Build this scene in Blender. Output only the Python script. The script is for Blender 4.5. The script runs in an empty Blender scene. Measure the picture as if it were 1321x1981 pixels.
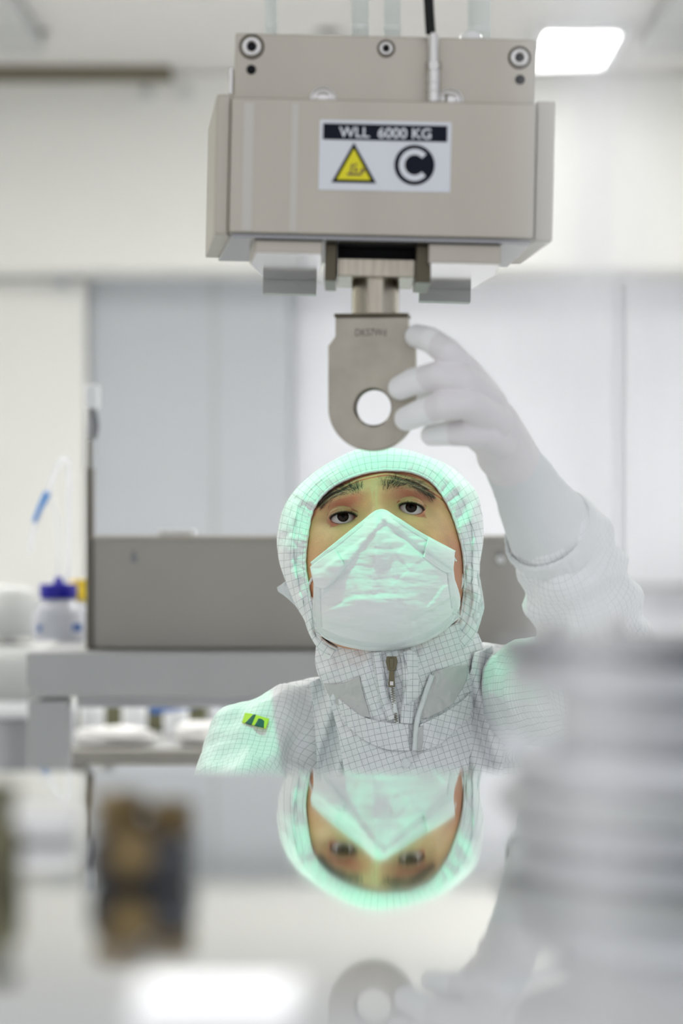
import bpy, bmesh, math, random
import numpy as np
from mathutils import Vector, Matrix, noise
random.seed(7)
sc = bpy.context.scene
COL = sc.collection
PI = math.pi

# ---------------------------------------------------------------- camera, world, lights, exposure
F = 5503.0            # focal length in pixels (100 mm on a 36 mm high frame)
HZ = 1040.0           # row of the horizon
CAMZ = 1.15
cd = bpy.data.cameras.new('camera'); cam = bpy.data.objects.new('camera', cd); COL.objects.link(cam)
cam.location = (0, 0, CAMZ); cam.rotation_euler = (PI/2, 0, 0)
cd.sensor_fit = 'VERTICAL'; cd.sensor_height = 36; cd.sensor_width = 36; cd.lens = 100
cd.shift_y = (HZ-990.5)/1981.0
cd.clip_start = 0.02; cd.clip_end = 60
cd.dof.use_dof = True; cd.dof.focus_distance = 2.50; cd.dof.aperture_fstop = 100/22.0; cd.dof.aperture_blades = 0
sc.camera = cam
W = bpy.data.worlds.new('world'); sc.world = W; W.use_nodes = True
W.node_tree.nodes['Background'].inputs[0].default_value = (0.93, 0.95, 1.0, 1)
W.node_tree.nodes['Background'].inputs[1].default_value = 0.93
sc.view_settings.view_transform = 'Standard'; sc.view_settings.look = 'None'
sc.view_settings.gamma = 1; sc.view_settings.use_curve_mapping = False
sc.view_settings.exposure = 0.10
sc.cycles.max_bounces = 8; sc.cycles.transparent_max_bounces = 12
sc.cycles.use_denoising = True
PANEL_W = 12.0        # emission of the ceiling panels
GREEN_W = 9.5         # green inspection lamp, watts

def P(px, py, D): return Vector(((px-660.5)/F*D, D, CAMZ-(py-HZ)/F*D))
def ppm(D): return F/D

# ---------------------------------------------------------------- materials
def mat(name, col, rough=0.5, metal=0.0, bump=0.0, bscale=200.0, var=0.0, vscale=6.0, sss=0.0, coat=0.0, emit=0.0, stretch=None, trans=0.0, alpha=1.0, ior=1.45):
    m = bpy.data.materials.new(name); m.use_nodes = True
    nt = m.node_tree; N = nt.nodes; L = nt.links; b = N['Principled BSDF']
    b.inputs['Base Color'].default_value = (*col, 1); b.inputs['Roughness'].default_value = rough
    b.inputs['Metallic'].default_value = metal; b.inputs['IOR'].default_value = ior
    if coat: b.inputs['Coat Weight'].default_value = coat
    if sss:
        b.inputs['Subsurface Weight'].default_value = sss; b.inputs['Subsurface Radius'].default_value = (1, .35, .2); b.inputs['Subsurface Scale'].default_value = .006
    if trans: b.inputs['Transmission Weight'].default_value = trans
    if alpha < 1: b.inputs['Alpha'].default_value = alpha
    if emit:
        b.inputs['Emission Color'].default_value = (*col, 1); b.inputs['Emission Strength'].default_value = emit
    tc = N.new('ShaderNodeTexCoord'); mp = N.new('ShaderNodeMapping'); L.new(tc.outputs['Object'], mp.inputs[0])
    if stretch: mp.inputs['Scale'].default_value = stretch
    if var:
        n = N.new('ShaderNodeTexNoise'); n.inputs['Scale'].default_value = vscale; n.inputs['Detail'].default_value = 4
        L.new(mp.outputs[0], n.inputs['Vector'])
        r = N.new('ShaderNodeValToRGB'); r.color_ramp.elements[0].position = .3; r.color_ramp.elements[1].position = .7
        r.color_ramp.elements[0].color = (*[c*(1-var) for c in col], 1); r.color_ramp.elements[1].color = (*[min(1, c*(1+var)) for c in col], 1)
        L.new(n.outputs['Fac'], r.inputs[0]); L.new(r.outputs[0], b.inputs['Base Color'])
    if bump:
        n2 = N.new('ShaderNodeTexNoise'); n2.inputs['Scale'].default_value = bscale; n2.inputs['Detail'].default_value = 3
        L.new(mp.outputs[0], n2.inputs['Vector'])
        bp = N.new('ShaderNodeBump'); bp.inputs['Strength'].default_value = bump; bp.inputs['Distance'].default_value = .001
        L.new(n2.outputs['Fac'], bp.inputs['Height']); L.new(bp.outputs[0], b.inputs['Normal'])
    return m

def grid_fabric(name, col, line, width=.06, wbump=.35, trans=.25):
    m = bpy.data.materials.new(name); m.use_nodes = True
    nt = m.node_tree; N = nt.nodes; L = nt.links; b = N['Principled BSDF']
    b.inputs['Roughness'].default_value = .55; b.inputs['Sheen Weight'].default_value = .15
    uv = N.new('ShaderNodeUVMap'); sp = N.new('ShaderNodeSeparateXYZ'); L.new(uv.outputs[0], sp.inputs[0])
    facs = []
    for k in range(2):
        fr = N.new('ShaderNodeMath'); fr.operation = 'FRACT'; L.new(sp.outputs[k], fr.inputs[0])
        su = N.new('ShaderNodeMath'); su.operation = 'SUBTRACT'; su.inputs[1].default_value = .5; L.new(fr.outputs[0], su.inputs[0])
        ab = N.new('ShaderNodeMath'); ab.operation = 'ABSOLUTE'; L.new(su.outputs[0], ab.inputs[0])
        lt = N.new('ShaderNodeMath'); lt.operation = 'LESS_THAN'; lt.inputs[1].default_value = width/2; L.new(ab.outputs[0], lt.inputs[0])
        facs.append(lt)
    mx = N.new('ShaderNodeMath'); mx.operation = 'MAXIMUM'; L.new(facs[0].outputs[0], mx.inputs[0]); L.new(facs[1].outputs[0], mx.inputs[1])
    mc = N.new('ShaderNodeMix'); mc.data_type = 'RGBA'; mc.inputs[6].default_value = (*col, 1); mc.inputs[7].default_value = (*line, 1)
    L.new(mx.outputs[0], mc.inputs[0]); L.new(mc.outputs[2], b.inputs['Base Color'])
    tc = N.new('ShaderNodeTexCoord')
    n2 = N.new('ShaderNodeTexNoise'); n2.inputs['Scale'].default_value = 34; n2.inputs['Detail'].default_value = 3; n2.inputs['Distortion'].default_value = 1.2
    L.new(tc.outputs['Object'], n2.inputs['Vector'])
    bp = N.new('ShaderNodeBump'); bp.inputs['Strength'].default_value = wbump; bp.inputs['Distance'].default_value = .006
    L.new(n2.outputs['Fac'], bp.inputs['Height']); L.new(bp.outputs[0], b.inputs['Normal'])
    return m

M = dict(
 steel=mat('satin_steel', (.455, .42, .36), .34, .75, .05, 900, .05, 14, stretch=(1, 1, .3)),
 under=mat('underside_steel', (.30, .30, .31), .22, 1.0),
 strip=mat('strip_reflection', (.50, .475, .43), .3, .6),  # lighter steel tone with a reflection put into the colour
 steel_pol=mat('polished_steel', (.66, .64, .62), .10, 1.0, 0, 200, .04, 20),
 steel_dark=mat('dark_steel', (.10, .085, .06), .3, .9),
 shaft=mat('shaft_steel', (.42, .38, .31), .22, 1.0, .03, 500, .15, 30, stretch=(8, 8, .6)),
 plate=mat('eye_plate_steel', (.43, .395, .33), .42, .6, .05, 700, .10, 45),
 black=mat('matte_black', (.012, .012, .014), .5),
 rubber=mat('black_rubber', (.02, .02, .02), .6),
 white_pl=mat('white_plastic', (.86, .87, .88), .35),
 label=mat('label_white', (.74, .76, .80), .4),
 yellow=mat('sign_yellow', (.80, .72, .01), .45),
 yellow_pl=mat('yellow_plastic', (.85, .62, .02), .4),
 ink=mat('sign_ink', (.008, .01, .02), .45),
 engr=mat('engraving', (.13, .12, .10), .6),
 mirror=mat('mirror_plate', (.86, .875, .87), .035, 1.0),
 bench=mat('bench_steel', (.42, .425, .42), .45, .55, .04, 400, .03, 9),
 box=mat('panel_steel', (.36, .345, .31), .5, .5, .04, 400, .07, 3),
 boxedge=mat('post_steel', (.16, .145, .12), .5, .5),
 wallc=mat('cream_wall', (.80, .80, .765), .6, 0, .02, 60, .02, .6),
 wallw=mat('white_wall', (.86, .875, .92), .6, 0, .02, 60, .015, .5),
 doorg=mat('grey_door', (.52, .545, .575), .5, 0, .02, 60, .03, .8, stretch=(2, 1, .2)),
 ceil=mat('ceiling_paint', (.70, .69, .66), .7, 0, .02, 60, .04, .6),
 brown=mat('brown_trim', (.15, .13, .085), .6), capm=mat('cap_paint', (.70, .71, .70), .6), duct=mat('duct_paint', (.50, .51, .50), .5),
 floor=mat('floor_vinyl', (.72, .72, .72), .35, 0, .02, 60, .03, 1.5),
 brass=mat('brass', (.22, .155, .07), .45, .6, 0, 100, .2, 60),
 anod=mat('dark_anodised', (.06, .06, .065), .4, .3),
 grey_m=mat('grey_machine', (.60, .605, .62), .5, .2, 0, 100, .08, 12),
 grey_d=mat('grey_dark', (.22, .225, .24), .5, .3),
 blue=mat('blue_cap', (.006, .004, .33), .4),
 blue2=mat('blue_clip', (.05, .32, .85), .4),
 blue3=mat('blue_handle', (.05, .16, .50), .4),
 bottle=mat('bottle_plastic', (.78, .80, .86), .25, 0, trans=.35),
 tube=mat('clear_tube', (.85, .88, .95), .2, 0, trans=.35),
 rod=mat('white_rod', (.93, .95, .94), .3, 0, .03, 60, .02, 60),
 paper=mat('white_bag', (.86, .85, .83), .5, 0, .4, 40),
 skin=mat('skin', (.76, .36, .19), .5, 0, .3, 700, .14, 40, sss=.12),
 hair=mat('brow_hair', (.055, .042, .032), .6), lash=mat('lash_hair', (.015, .011, .009), .5),
 mask=mat('mask_fabric', (.90, .92, .915), .65, 0, .1, 1500, .0),
 maskd=mat('mask_weld', (.80, .84, .83), .65),
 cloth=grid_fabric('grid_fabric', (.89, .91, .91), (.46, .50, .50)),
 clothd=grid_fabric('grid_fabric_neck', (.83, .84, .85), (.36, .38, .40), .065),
 insert=mat('soft_insert', (.60, .60, .59), .6, 0, .3, 60),
 hem=mat('hem_fabric', (.80, .83, .83), .6, 0, .4, 600),
 knit=mat('knit_cuff', (.80, .84, .835), .8, 0, .5, 700, stretch=(1, 1, .2)),
 zipm=mat('zip_metal', (.16, .14, .09), .35, .9),
 badge=mat('badge_yellow', (.62, .80, .05), .5),
 badgeg=mat('badge_green', (.02, .12, .09), .5),
 paper_w=mat('bright_block', (.97, .97, .97), .25),
 stool=mat('stool_vinyl', (.12, .14, .17), .5),
)
# glove: knit with coated fingertips read from a vertex attribute
def glove_mat():
    m = mat('glove_knit', (.80, .765, .775), .8, 0, .3, 1400)
    nt = m.node_tree; N = nt.nodes; L = nt.links; b = N['Principled BSDF']
    a = N.new('ShaderNodeAttribute'); a.attribute_name = 'tip'
    mc = N.new('ShaderNodeMix'); mc.data_type = 'RGBA'; mc.inputs[6].default_value = (.86, .83, .84, 1); mc.inputs[7].default_value = (.95, .955, .95, 1)
    L.new(a.outputs['Fac'], mc.inputs[0]); L.new(mc.outputs[2], b.inputs['Base Color'])
    return m
M['glove'] = glove_mat()
for k_ in ('ink', 'black', 'rubber'): M[k_].node_tree.nodes['Principled BSDF'].inputs['Specular IOR Level'].default_value = .12
def add_flush(m, col, nm='flush', k=.95):
    nt = m.node_tree; N = nt.nodes; L = nt.links; b = N['Principled BSDF']; old = b.inputs['Base Color'].links[0].from_socket
    a = N.new('ShaderNodeAttribute'); a.attribute_name = nm
    mu = N.new('ShaderNodeMath'); mu.operation = 'MULTIPLY'; mu.inputs[1].default_value = k; L.new(a.outputs['Fac'], mu.inputs[0])
    mc = N.new('ShaderNodeMix'); mc.data_type = 'RGBA'; mc.inputs[7].default_value = (*col, 1); L.new(old, mc.inputs[6])
    L.new(mu.outputs[0], mc.inputs[0]); L.new(mc.outputs[2], b.inputs['Base Color'])
add_flush(M['skin'], (.40, .13, .075)); add_flush(M['skin'], (.12, .08, .055), 'brow', .55)
def eye_mat():
    m = bpy.data.materials.new('eye'); m.use_nodes = True
    nt = m.node_tree; N = nt.nodes; L = nt.links; b = N['Principled BSDF']
    b.inputs['Roughness'].default_value = .05; b.inputs['Specular IOR Level'].default_value = .16
    tc = N.new('ShaderNodeTexCoord'); mp = N.new('ShaderNodeMapping'); mp.inputs['Scale'].default_value = (1, 0, 1)
    L.new(tc.outputs['Object'], mp.inputs[0])
    ln = N.new('ShaderNodeVectorMath'); ln.operation = 'LENGTH'; L.new(mp.outputs[0], ln.inputs[0])
    mu = N.new('ShaderNodeMath'); mu.operation = 'MULTIPLY'; mu.inputs[1].default_value = 100; L.new(ln.outputs['Value'], mu.inputs[0])
    r = N.new('ShaderNodeValToRGB'); e = r.color_ramp.elements
    b.inputs['Coat Weight'].default_value = 0; e[0].position = 0; e[0].color = (.003, .003, .003, 1); e[1].position = .20; e[1].color = (.004, .003, .003, 1)
    for p, c in ((.24, (.022, .010, .006, 1)), (.45, (.016, .008, .005, 1)), (.50, (.006, .004, .003, 1)), (.55, (.62, .62, .60, 1)), (1., (.60, .48, .46, 1))):
        q = e.new(p); q.color = c
    L.new(mu.outputs[0], r.inputs[0]); L.new(r.outputs[0], b.inputs['Base Color'])
    return m
M['eye'] = eye_mat()
def veil_mat(name, col, f):
    m = bpy.data.materials.new(name); m.use_nodes = True
    nt = m.node_tree; N = nt.nodes; L = nt.links; out = N['Material Output']; b = N['Principled BSDF']
    b.inputs['Base Color'].default_value = (*col, 1); b.inputs['Roughness'].default_value = .4
    t = N.new('ShaderNodeBsdfTransparent'); tl = N.new('ShaderNodeBsdfTranslucent'); tl.inputs[0].default_value = (*col, 1)
    m1 = N.new('ShaderNodeMixShader'); m1.inputs[0].default_value = .5; L.new(b.outputs[0], m1.inputs[1]); L.new(tl.outputs[0], m1.inputs[2])
    m2 = N.new('ShaderNodeMixShader'); m2.inputs[0].default_value = f; L.new(t.outputs[0], m2.inputs[1]); L.new(m1.outputs[0], m2.inputs[2])
    L.new(m2.outputs[0], out.inputs[0])
    return m
M['tube'] = veil_mat('clear_tube_milky', (.93, .95, 1.0), .6)
M['rod'] = veil_mat('translucent_rod', (.97, .99, .98), .88)
M['veil'] = veil_mat('milky_acrylic', (.94, .94, .95), .36)
def emis(name, col, s):
    m = bpy.data.materials.new(name); m.use_nodes = True; N = m.node_tree.nodes
    e = N.new('ShaderNodeEmission'); e.inputs[0].default_value = (*col, 1); e.inputs[1].default_value = s
    m.node_tree.links.new(e.outputs[0], N['Material Output'].inputs[0]); return m
M['panel'] = emis('lit_diffuser', (1, .99, .96), PANEL_W)
M['greenlit'] = emis('green_lit_lens', (.12, 1, .55), 3.0)

# ---------------------------------------------------------------- builders
def thing(name, label, cat, loc=(0, 0, 0), group=None):
    o = bpy.data.objects.new(name, None); COL.objects.link(o); o.location = loc
    o['label'] = label; o['category'] = cat
    if group: o['group'] = group
    return o
def tag(o, label, cat, group=None):
    o['label'] = label; o['category'] = cat
    if group: o['group'] = group
    return o
def link(name, me, m, parent=None, smooth=True, label=None, rot=None):
    """link a mesh built in world coordinates; when parented, keep it where it is"""
    o = bpy.data.objects.new(name, me); COL.objects.link(o)
    if m and not me.materials: me.materials.append(m)
    if smooth:
        me.polygons.foreach_set('use_smooth', [True]*len(me.polygons))
    if parent:
        o.parent = parent
        mw = Matrix.Identity(4); q = parent
        while q is not None:
            mw = Matrix.Translation(q.location) @ mw if q.rotation_euler.to_matrix() == Matrix.Identity(3) else (Matrix.LocRotScale(q.location, q.rotation_euler, None) @ mw)
            q = q.parent
        me.transform(mw.inverted())
    else:                      # origin at the base of its bounds
        co = np.empty(len(me.vertices)*3); me.vertices.foreach_get('co', co); co = co.reshape(-1, 3)
        c = Vector(((co[:, 0].min()+co[:, 0].max())/2, (co[:, 1].min()+co[:, 1].max())/2, co[:, 2].min()))
        me.transform(Matrix.Translation(-c)); o.location = c
    if label: o['label'] = label
    return o
def fin(name, bm, m, parent=None, smooth=False, bevel=0.0, label=None, seg=2):
    bmesh.ops.recalc_face_normals(bm, faces=bm.faces)
    me = bpy.data.meshes.new(name); bm.to_mesh(me); bm.free()
    o = link(name, me, m, parent, smooth, label)
    if bevel:
        b = o.modifiers.new('bevel', 'BEVEL'); b.width = bevel; b.segments = seg; b.limit_method = 'ANGLE'; b.angle_limit = math.radians(35)
        if not smooth:
            me.polygons.foreach_set('use_smooth', [True]*len(me.polygons))
            b.harden_normals = True
    elif smooth == 'auto':
        pass
    return o
def box(bm, lo, hi, R=None):
    c = [(lo[i]+hi[i])/2 for i in range(3)]; s = [abs(hi[i]-lo[i]) for i in range(3)]
    Mx = Matrix.Translation(c) @ Matrix.Diagonal((*s, 1))
    if R is not None: Mx = R @ Mx
    bmesh.ops.create_cube(bm, size=1, matrix=Mx)
def pbox(bm, x0, y0, x1, y1, D0, D1, R=None):
    """box whose front face (at distance D0) spans a given outline in metres measured at D0"""
    a = P(x0, y0, D0); b = P(x1, y1, D0)
    box(bm, (a.x, D0, b.z), (b.x, D1, a.z), R)
def cyl(bm, a, b, r0, r1=None, n=32, caps=True):
    a = Vector(a); b = Vector(b); d = b-a; r1 = r0 if r1 is None else r1
    q = d.to_track_quat('Z', 'Y').to_matrix().to_4x4()
    bmesh.ops.create_cone(bm, cap_ends=caps, segments=n, radius1=r0, radius2=r1, depth=d.length, matrix=Matrix.Translation((a+b)/2) @ q)
def lathe(bm, prof, c, axis='Z', n=48):
    """prof = [(r, h)], closed on the axis"""
    rings = []
    for r, h in prof:
        ring = []
        if r < 1e-6:
            ring = [bm.verts.new(_ax(c, 0, 0, h, axis))]*n
        else:
            for k in range(n):
                t = 2*PI*k/n; ring.append(bm.verts.new(_ax(c, r*math.cos(t), r*math.sin(t), h, axis)))
        rings.append(ring)
    for A, B in zip(rings, rings[1:]):
        for k in range(n):
            f = []
            for v in (A[k], A[(k+1) % n], B[(k+1) % n], B[k]):
                if v not in f: f.append(v)
            if len(f) > 2:
                try: bm.faces.new(f)
                except ValueError: pass
def _ax(c, a, b, h, axis):
    if axis == 'Z': return (c[0]+a, c[1]+b, c[2]+h)
    if axis == 'Y': return (c[0]+a, c[1]+h, c[2]+b)
    return (c[0]+h, c[1]+a, c[2]+b)
def prism(bm, pts, y0, y1):
    """pts = [(x, z)] outline, extruded along y"""
    A = [bm.verts.new((x, y0, z)) for x, z in pts]; B = [bm.verts.new((x, y1, z)) for x, z in pts]
    bm.faces.new(A); bm.faces.new(B[::-1]); n = len(pts)
    for k in range(n): bm.faces.new((A[k], B[k], B[(k+1) % n], A[(k+1) % n]))
def plan(bm, pts, z0, z1):
    A = [bm.verts.new((x, y, z0)) for x, y in pts]; B = [bm.verts.new((x, y, z1)) for x, y in pts]
    bm.faces.new(A); bm.faces.new(B[::-1]); n = len(pts)
    for k in range(n): bm.faces.new((A[k], B[k], B[(k+1) % n], A[(k+1) % n]))
def catmull(pts, n):
    pts = [Vector(p) for p in pts]; out = []
    Q = [pts[0]*2-pts[1]]+pts+[pts[-1]*2-pts[-2]]
    tot = len(pts)-1
    for i in range(n):
        t = i/(n-1)*tot; k = min(int(t), tot-1); u = t-k
        a, b, c, d = Q[k:k+4]
        out.append(.5*((2*b)+(c-a)*u+(2*a-5*b+4*c-d)*u*u+(3*b-a-3*c+d)*u**3))
    return out
def tube(bm, pts, r, n=10, steps=40, cap=True):
    C = catmull(pts, steps); rr = r if callable(r) else (lambda t: r)
    rings = []; up = Vector((0.13, 1, .2)).normalized()
    for i, p in enumerate(C):
        d = (C[min(i+1, len(C)-1)]-C[max(i-1, 0)]).normalized()
        s = d.cross(up).normalized(); up = s.cross(d).normalized(); R = rr(i/(len(C)-1))
        rings.append([bm.verts.new(p+s*math.cos(2*PI*k/n)*R+up*math.sin(2*PI*k/n)*R) for k in range(n)])
    for A, B in zip(rings, rings[1:]):
        for k in range(n): bm.faces.new((A[k], A[(k+1) % n], B[(k+1) % n], B[k]))
    if cap: bm.faces.new(rings[0]); bm.faces.new(rings[-1][::-1])
def grid_mesh(name, V, uv=None, closed_u=False, parent=None, m=None, thick=0, label=None, sub=0):
    """V: (rows, cols, 3) array of world points"""
    r, c, _ = V.shape
    me = bpy.data.meshes.new(name); faces = []
    for i in range(r-1):
        for j in range(c if closed_u else c-1):
            j2 = (j+1) % c
            faces.append((i*c+j, i*c+j2, (i+1)*c+j2, (i+1)*c+j))
    me.from_pydata([tuple(p) for p in V.reshape(-1, 3)], [], faces)
    if uv is not None:
        ul = me.uv_layers.new(name='UVMap'); U = uv.reshape(-1, 2)
        step = 0
        li = 0
        for f in faces:
            us = [U[k].copy() for k in f]
            if closed_u and abs(us[0][0]-us[1][0]) > 5:      # wrap column
                span = uv[0, -1, 0]+(uv[0, 1, 0]-uv[0, 0, 0])
                us[1][0] = span if False else us[0][0]+(uv[0, 1, 0]-uv[0, 0, 0]); us[2][0] = us[1][0]
            for k in range(4): ul.data[li].uv = us[k]; li += 1
    me.update()
    o = link(name, me, m, parent, True, label)
    if thick:
        s = o.modifiers.new('solid', 'SOLIDIFY'); s.thickness = thick; s.offset = 0
    return o
def resample(poly, n):
    p = np.array(poly, float); d = np.r_[0, np.cumsum(np.hypot(*np.diff(p, axis=0).T))]
    t = np.linspace(0, d[-1], n); return np.c_[np.interp(t, d, p[:, 0]), np.interp(t, d, p[:, 1])]
def spl(poly, n):
    return np.array([(v.x, v.y) for v in catmull([(a, b, 0) for a, b in poly], n)])
def fbm(x, y, z=0.0): return noise.fractal(Vector((x, y, z)), 1.0, 2.0, 3)
def patch(name, rows, depth, nu=60, nv=40, parent=None, m=None, thick=.0012, uvs=12.0, label=None, smooth_rows=True, uvrot=0.0):
    """surface through several polylines (frame measurements), each resampled; depth(px,py,u,v) -> distance"""
    K = [spl(r, nu) if len(r) > 2 else resample(r, nu) for r in rows]
    V = np.zeros((nv, nu, 3)); U = np.zeros((nv, nu, 2))
    for j in range(nu):
        col = [(K[i][j][0], K[i][j][1], 0) for i in range(len(K))]
        C = catmull(col, nv) if smooth_rows and len(K) > 2 else [Vector(col[0]).lerp(Vector(col[-1]), i/(nv-1)) for i in range(nv)] if len(K) == 2 else None
        if C is None:
            q = resample([(a, b) for a, b, _ in col], nv); C = [Vector((a, b, 0)) for a, b in q]
        for i, p in enumerate(C):
            u = j/(nu-1); v = i/(nv-1); D = depth(p.x, p.y, u, v)
            V[i, j] = P(p.x, p.y, D)
            a = math.radians(uvrot); x, y = p.x/uvs, p.y/uvs
            U[i, j] = (x*math.cos(a)-y*math.sin(a), x*math.sin(a)+y*math.cos(a))
    return grid_mesh(name, V, U, parent=parent, m=m, thick=thick, label=label)
def text(name, body, px, py, D, h, m, parent, width=None, bold=0.0, extr=.0003):
    cu = bpy.data.curves.new(name, 'FONT'); cu.body = body; cu.align_x = 'CENTER'; cu.align_y = 'CENTER'
    cu.size = 1.0; cu.offset = bold
    t = bpy.data.objects.new(name, cu); COL.objects.link(t)
    bpy.context.view_layer.update()
    me = bpy.data.meshes.new_from_object(t.evaluated_get(bpy.context.evaluated_depsgraph_get()))
    bpy.data.objects.remove(t)
    co = np.array([v.co[:] for v in me.vertices]); s = h/(co[:, 1].max()-co[:, 1].min()); sx = s if width is None else width/(co[:, 0].max()-co[:, 0].min())
    cx = (co[:, 0].max()+co[:, 0].min())/2; cy = (co[:, 1].max()+co[:, 1].min())/2
    c = P(px, py, D)
    for v in me.vertices: v.co = (c.x+(v.co.x-cx)*sx, D, c.z+(v.co.y-cy)*s)
    return link(name, me, m, parent, False)
def struct(o): o['kind'] = 'structure'; return o

# ================================================================ the room
CEIL = 2.556
def sbox(name, m, lo, hi, bev=0):
    bm = bmesh.new(); box(bm, lo, hi); return struct(fin(name, bm, m, bevel=bev))
sbox('floor', M['floor'], (-2.6, -1.5, -.05), (2.6, 9.4, 0))
sbox('ceiling', M['ceil'], (-2.6, 1.2, CEIL), (2.6, 9.4, CEIL+.08))
sbox('wall_back', M['wallw'], (-2.6, 9.1, 0), (2.6, 9.3, CEIL))
sbox('wall_left', M['wallc'], (-2.7, -1.5, 0), (-2.5, 9.4, CEIL))
sbox('wall_right', M['wallw'], (2.5, -1.5, 0), (2.7, 9.4, CEIL))
a = P(0, 522, 8.6)
bm = bmesh.new(); box(bm, (-2.5, 8.6, a.z), (2.5, 9.1, CEIL-.001))
struct(fin('wall_soffit', bm, M['wallc'], bevel=.01))
# brown trim strip along the top of the soffit, left
a = P(-300, 122, 8.5); b = P(330, 149, 8.5); sbox('trim_1', M['brown'], (-2.5, 8.47, b.z), (b.x, 8.6, a.z))
# cream wall panel at left
a = P(0, 540, 8.9); b = P(168, 540, 8.9); bm = bmesh.new(); box(bm, (-2.5, 8.86, .62), (b.x, 9.1, a.z)); struct(fin('wall_panel', bm, M['wallc'], bevel=.006))
a = P(0, 529, 8.9); b = P(166, 545, 8.9); sbox('trim_2', M['bench'], (-2.5, 8.84, b.z), (b.x, 9.1, a.z))
# grey sliding door
a = P(172, 530, 8.9); b = P(563, 1400, 8.9)
d = thing('door_1', 'plain grey sliding door in the back wall', 'door', ((a.x+b.x)/2, 8.95, 0)); struct(d)
bm = bmesh.new(); box(bm, (a.x, 8.93, .01), (b.x, 8.98, a.z)); fin('door_leaf', bm, M['doorg'], d, bevel=.004)
bm = bmesh.new(); x = P(415, 0, 8.92).x; box(bm, (x-.004, 8.925, .01), (x+.004, 8.93, a.z)); fin('seam', bm, M['bench'], d)
# white panels right of the door, with a rail
for k, (x0, x1) in enumerate(((564.5, 1196), (1202, 1700))):
    a = P(x0, 524, 9.0); b = P(x1, 524, 9.0); sbox('trim_%d' % (k+3), M['wallw'], (a.x, 9.03, .0), (b.x, 9.1, a.z), .006)
a = P(1222, 1130, 8.8); b = P(1800, 1143, 8.8); sbox('trim_5', M['bench'], (a.x, 8.8, b.z), (b.x, 9.03, a.z), .004)
# duct under the ceiling at the top left, and one at the top right
def duct(name, x0, x1, D0, D1, h, m, lab):
    bm = bmesh.new(); box(bm, (x0, D0, CEIL-h), (x1, D1, CEIL))
    for y in np.arange(D0+.2, D1-.1, .5): box(bm, (x0-.008, y, CEIL-h-.008), (x1+.008, y+.03, CEIL))
    return tag(fin(name, bm, m, bevel=.006), lab, 'duct')
duct('air_duct', -1.6, P(56, 0, 7.6).x, 6.4, 8.0, .05, M['duct'], 'grey metal air duct under the ceiling at the top left')
duct('air_duct', P(1262, 0, 7.6).x, 1.6, 6.4, 8.0, .05, M['duct'], 'grey metal air duct under the ceiling at the top right')
for px, lab in ((70, 'brown sprinkler head under the ceiling at far left'), (636, 'brown sprinkler head under the ceiling above the steel hoist block')):
    c = P(px, 40, 7.9); bm = bmesh.new(); lathe(bm, [(0, 0), (.014, .003), (.02, .012), (.012, .03), (.025, .07), (.04, CEIL-c.z), (0, CEIL-c.z)], c, n=20)
    tag(fin('sprinkler_head', bm, M['brown'], smooth=True), lab, 'sprinkler')
# two grey screw caps on the soffit
for px, lab in ((283, 'left one of two faint grey round caps on the cream soffit'), (362, 'right one of two faint grey round caps on the cream soffit')):
    c = P(px, 185, 8.6); bm = bmesh.new(); lathe(bm, [(0, -.012), (.02, -.012), (.024, -.006), (.024, 0), (0, 0)], c, 'Y', 24)
    tag(fin('round_cap', bm, M['capm'], smooth=True), lab, 'cap', 'round caps on the soffit')
c = P(120, 545, 8.83); bm = bmesh.new(); box(bm, (c.x-.02, 8.81, c.z-.02), (c.x+.02, 8.84, c.z+.015)); tag(fin('door_sensor', bm, M['doorg'], bevel=.004), 'small blue-grey sensor on the trim of the cream wall', 'sensor')

def ceiling_light(x, y, w, l, lab):
    t = thing('ceiling_light', lab, 'ceiling light', (x, y, CEIL-.03), 'ceiling light panels')
    bm = bmesh.new()
    for s in (-1, 1):
        box(bm, (x+s*w/2-.012, y-l/2-.012, CEIL-.03), (x+s*w/2+.012, y+l/2+.012, CEIL-.001))
        box(bm, (x-w/2, y+s*l/2-.012, CEIL-.03), (x+w/2, y+s*l/2+.012, CEIL-.001))
    fin('frame', bm, M['white_pl'], t)
    bm = bmesh.new(); box(bm, (x-w/2+.012, y-l/2+.012, CEIL-.02), (x+w/2-.012, y+l/2-.012, CEIL-.012)); fin('diffuser', bm, M['panel'], t)
ceiling_light(.66, 8.06, .22, .6, 'bright ceiling light panel at the top right, beside the hoist block')
for x, y, lab in ((-1.2, 6.0, 'far ceiling light panel on the left'), (1.2, 6.0, 'far ceiling light panel on the right'), (-1.3, 4.4, 'middle ceiling light panel on the left'), (1.3, 4.4, 'middle ceiling light panel on the right'), (0.0, 6.4, 'central ceiling light panel before the cream soffit')):
    ceiling_light(x, y, .6, 1.2, lab)

# ================================================================ polished table
TZ = CAMZ-.129
t = thing('mirror_table', 'polished mirror-like metal table top reflecting the masked worker', 'table', (0, .95, 0))
bm = bmesh.new(); box(bm, (-.8, .3, TZ-.02), (.8, 1.57, TZ)); fin('tabletop', bm, M['mirror'], t, bevel=.0015)
for sx in (-1, 1):
    for yy in (.38, 1.45):
        bm = bmesh.new(); box(bm, (sx*.74-.025, yy-.025, .0), (sx*.74+.025, yy+.025, TZ-.021)); fin('leg', bm, M['bench'], t, bevel=.003)
bm = bmesh.new(); box(bm, (-.714, .365, TZ-.09), (.714, .395, TZ-.021)); fin('rail', bm, M['bench'], t, bevel=.002)

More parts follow.
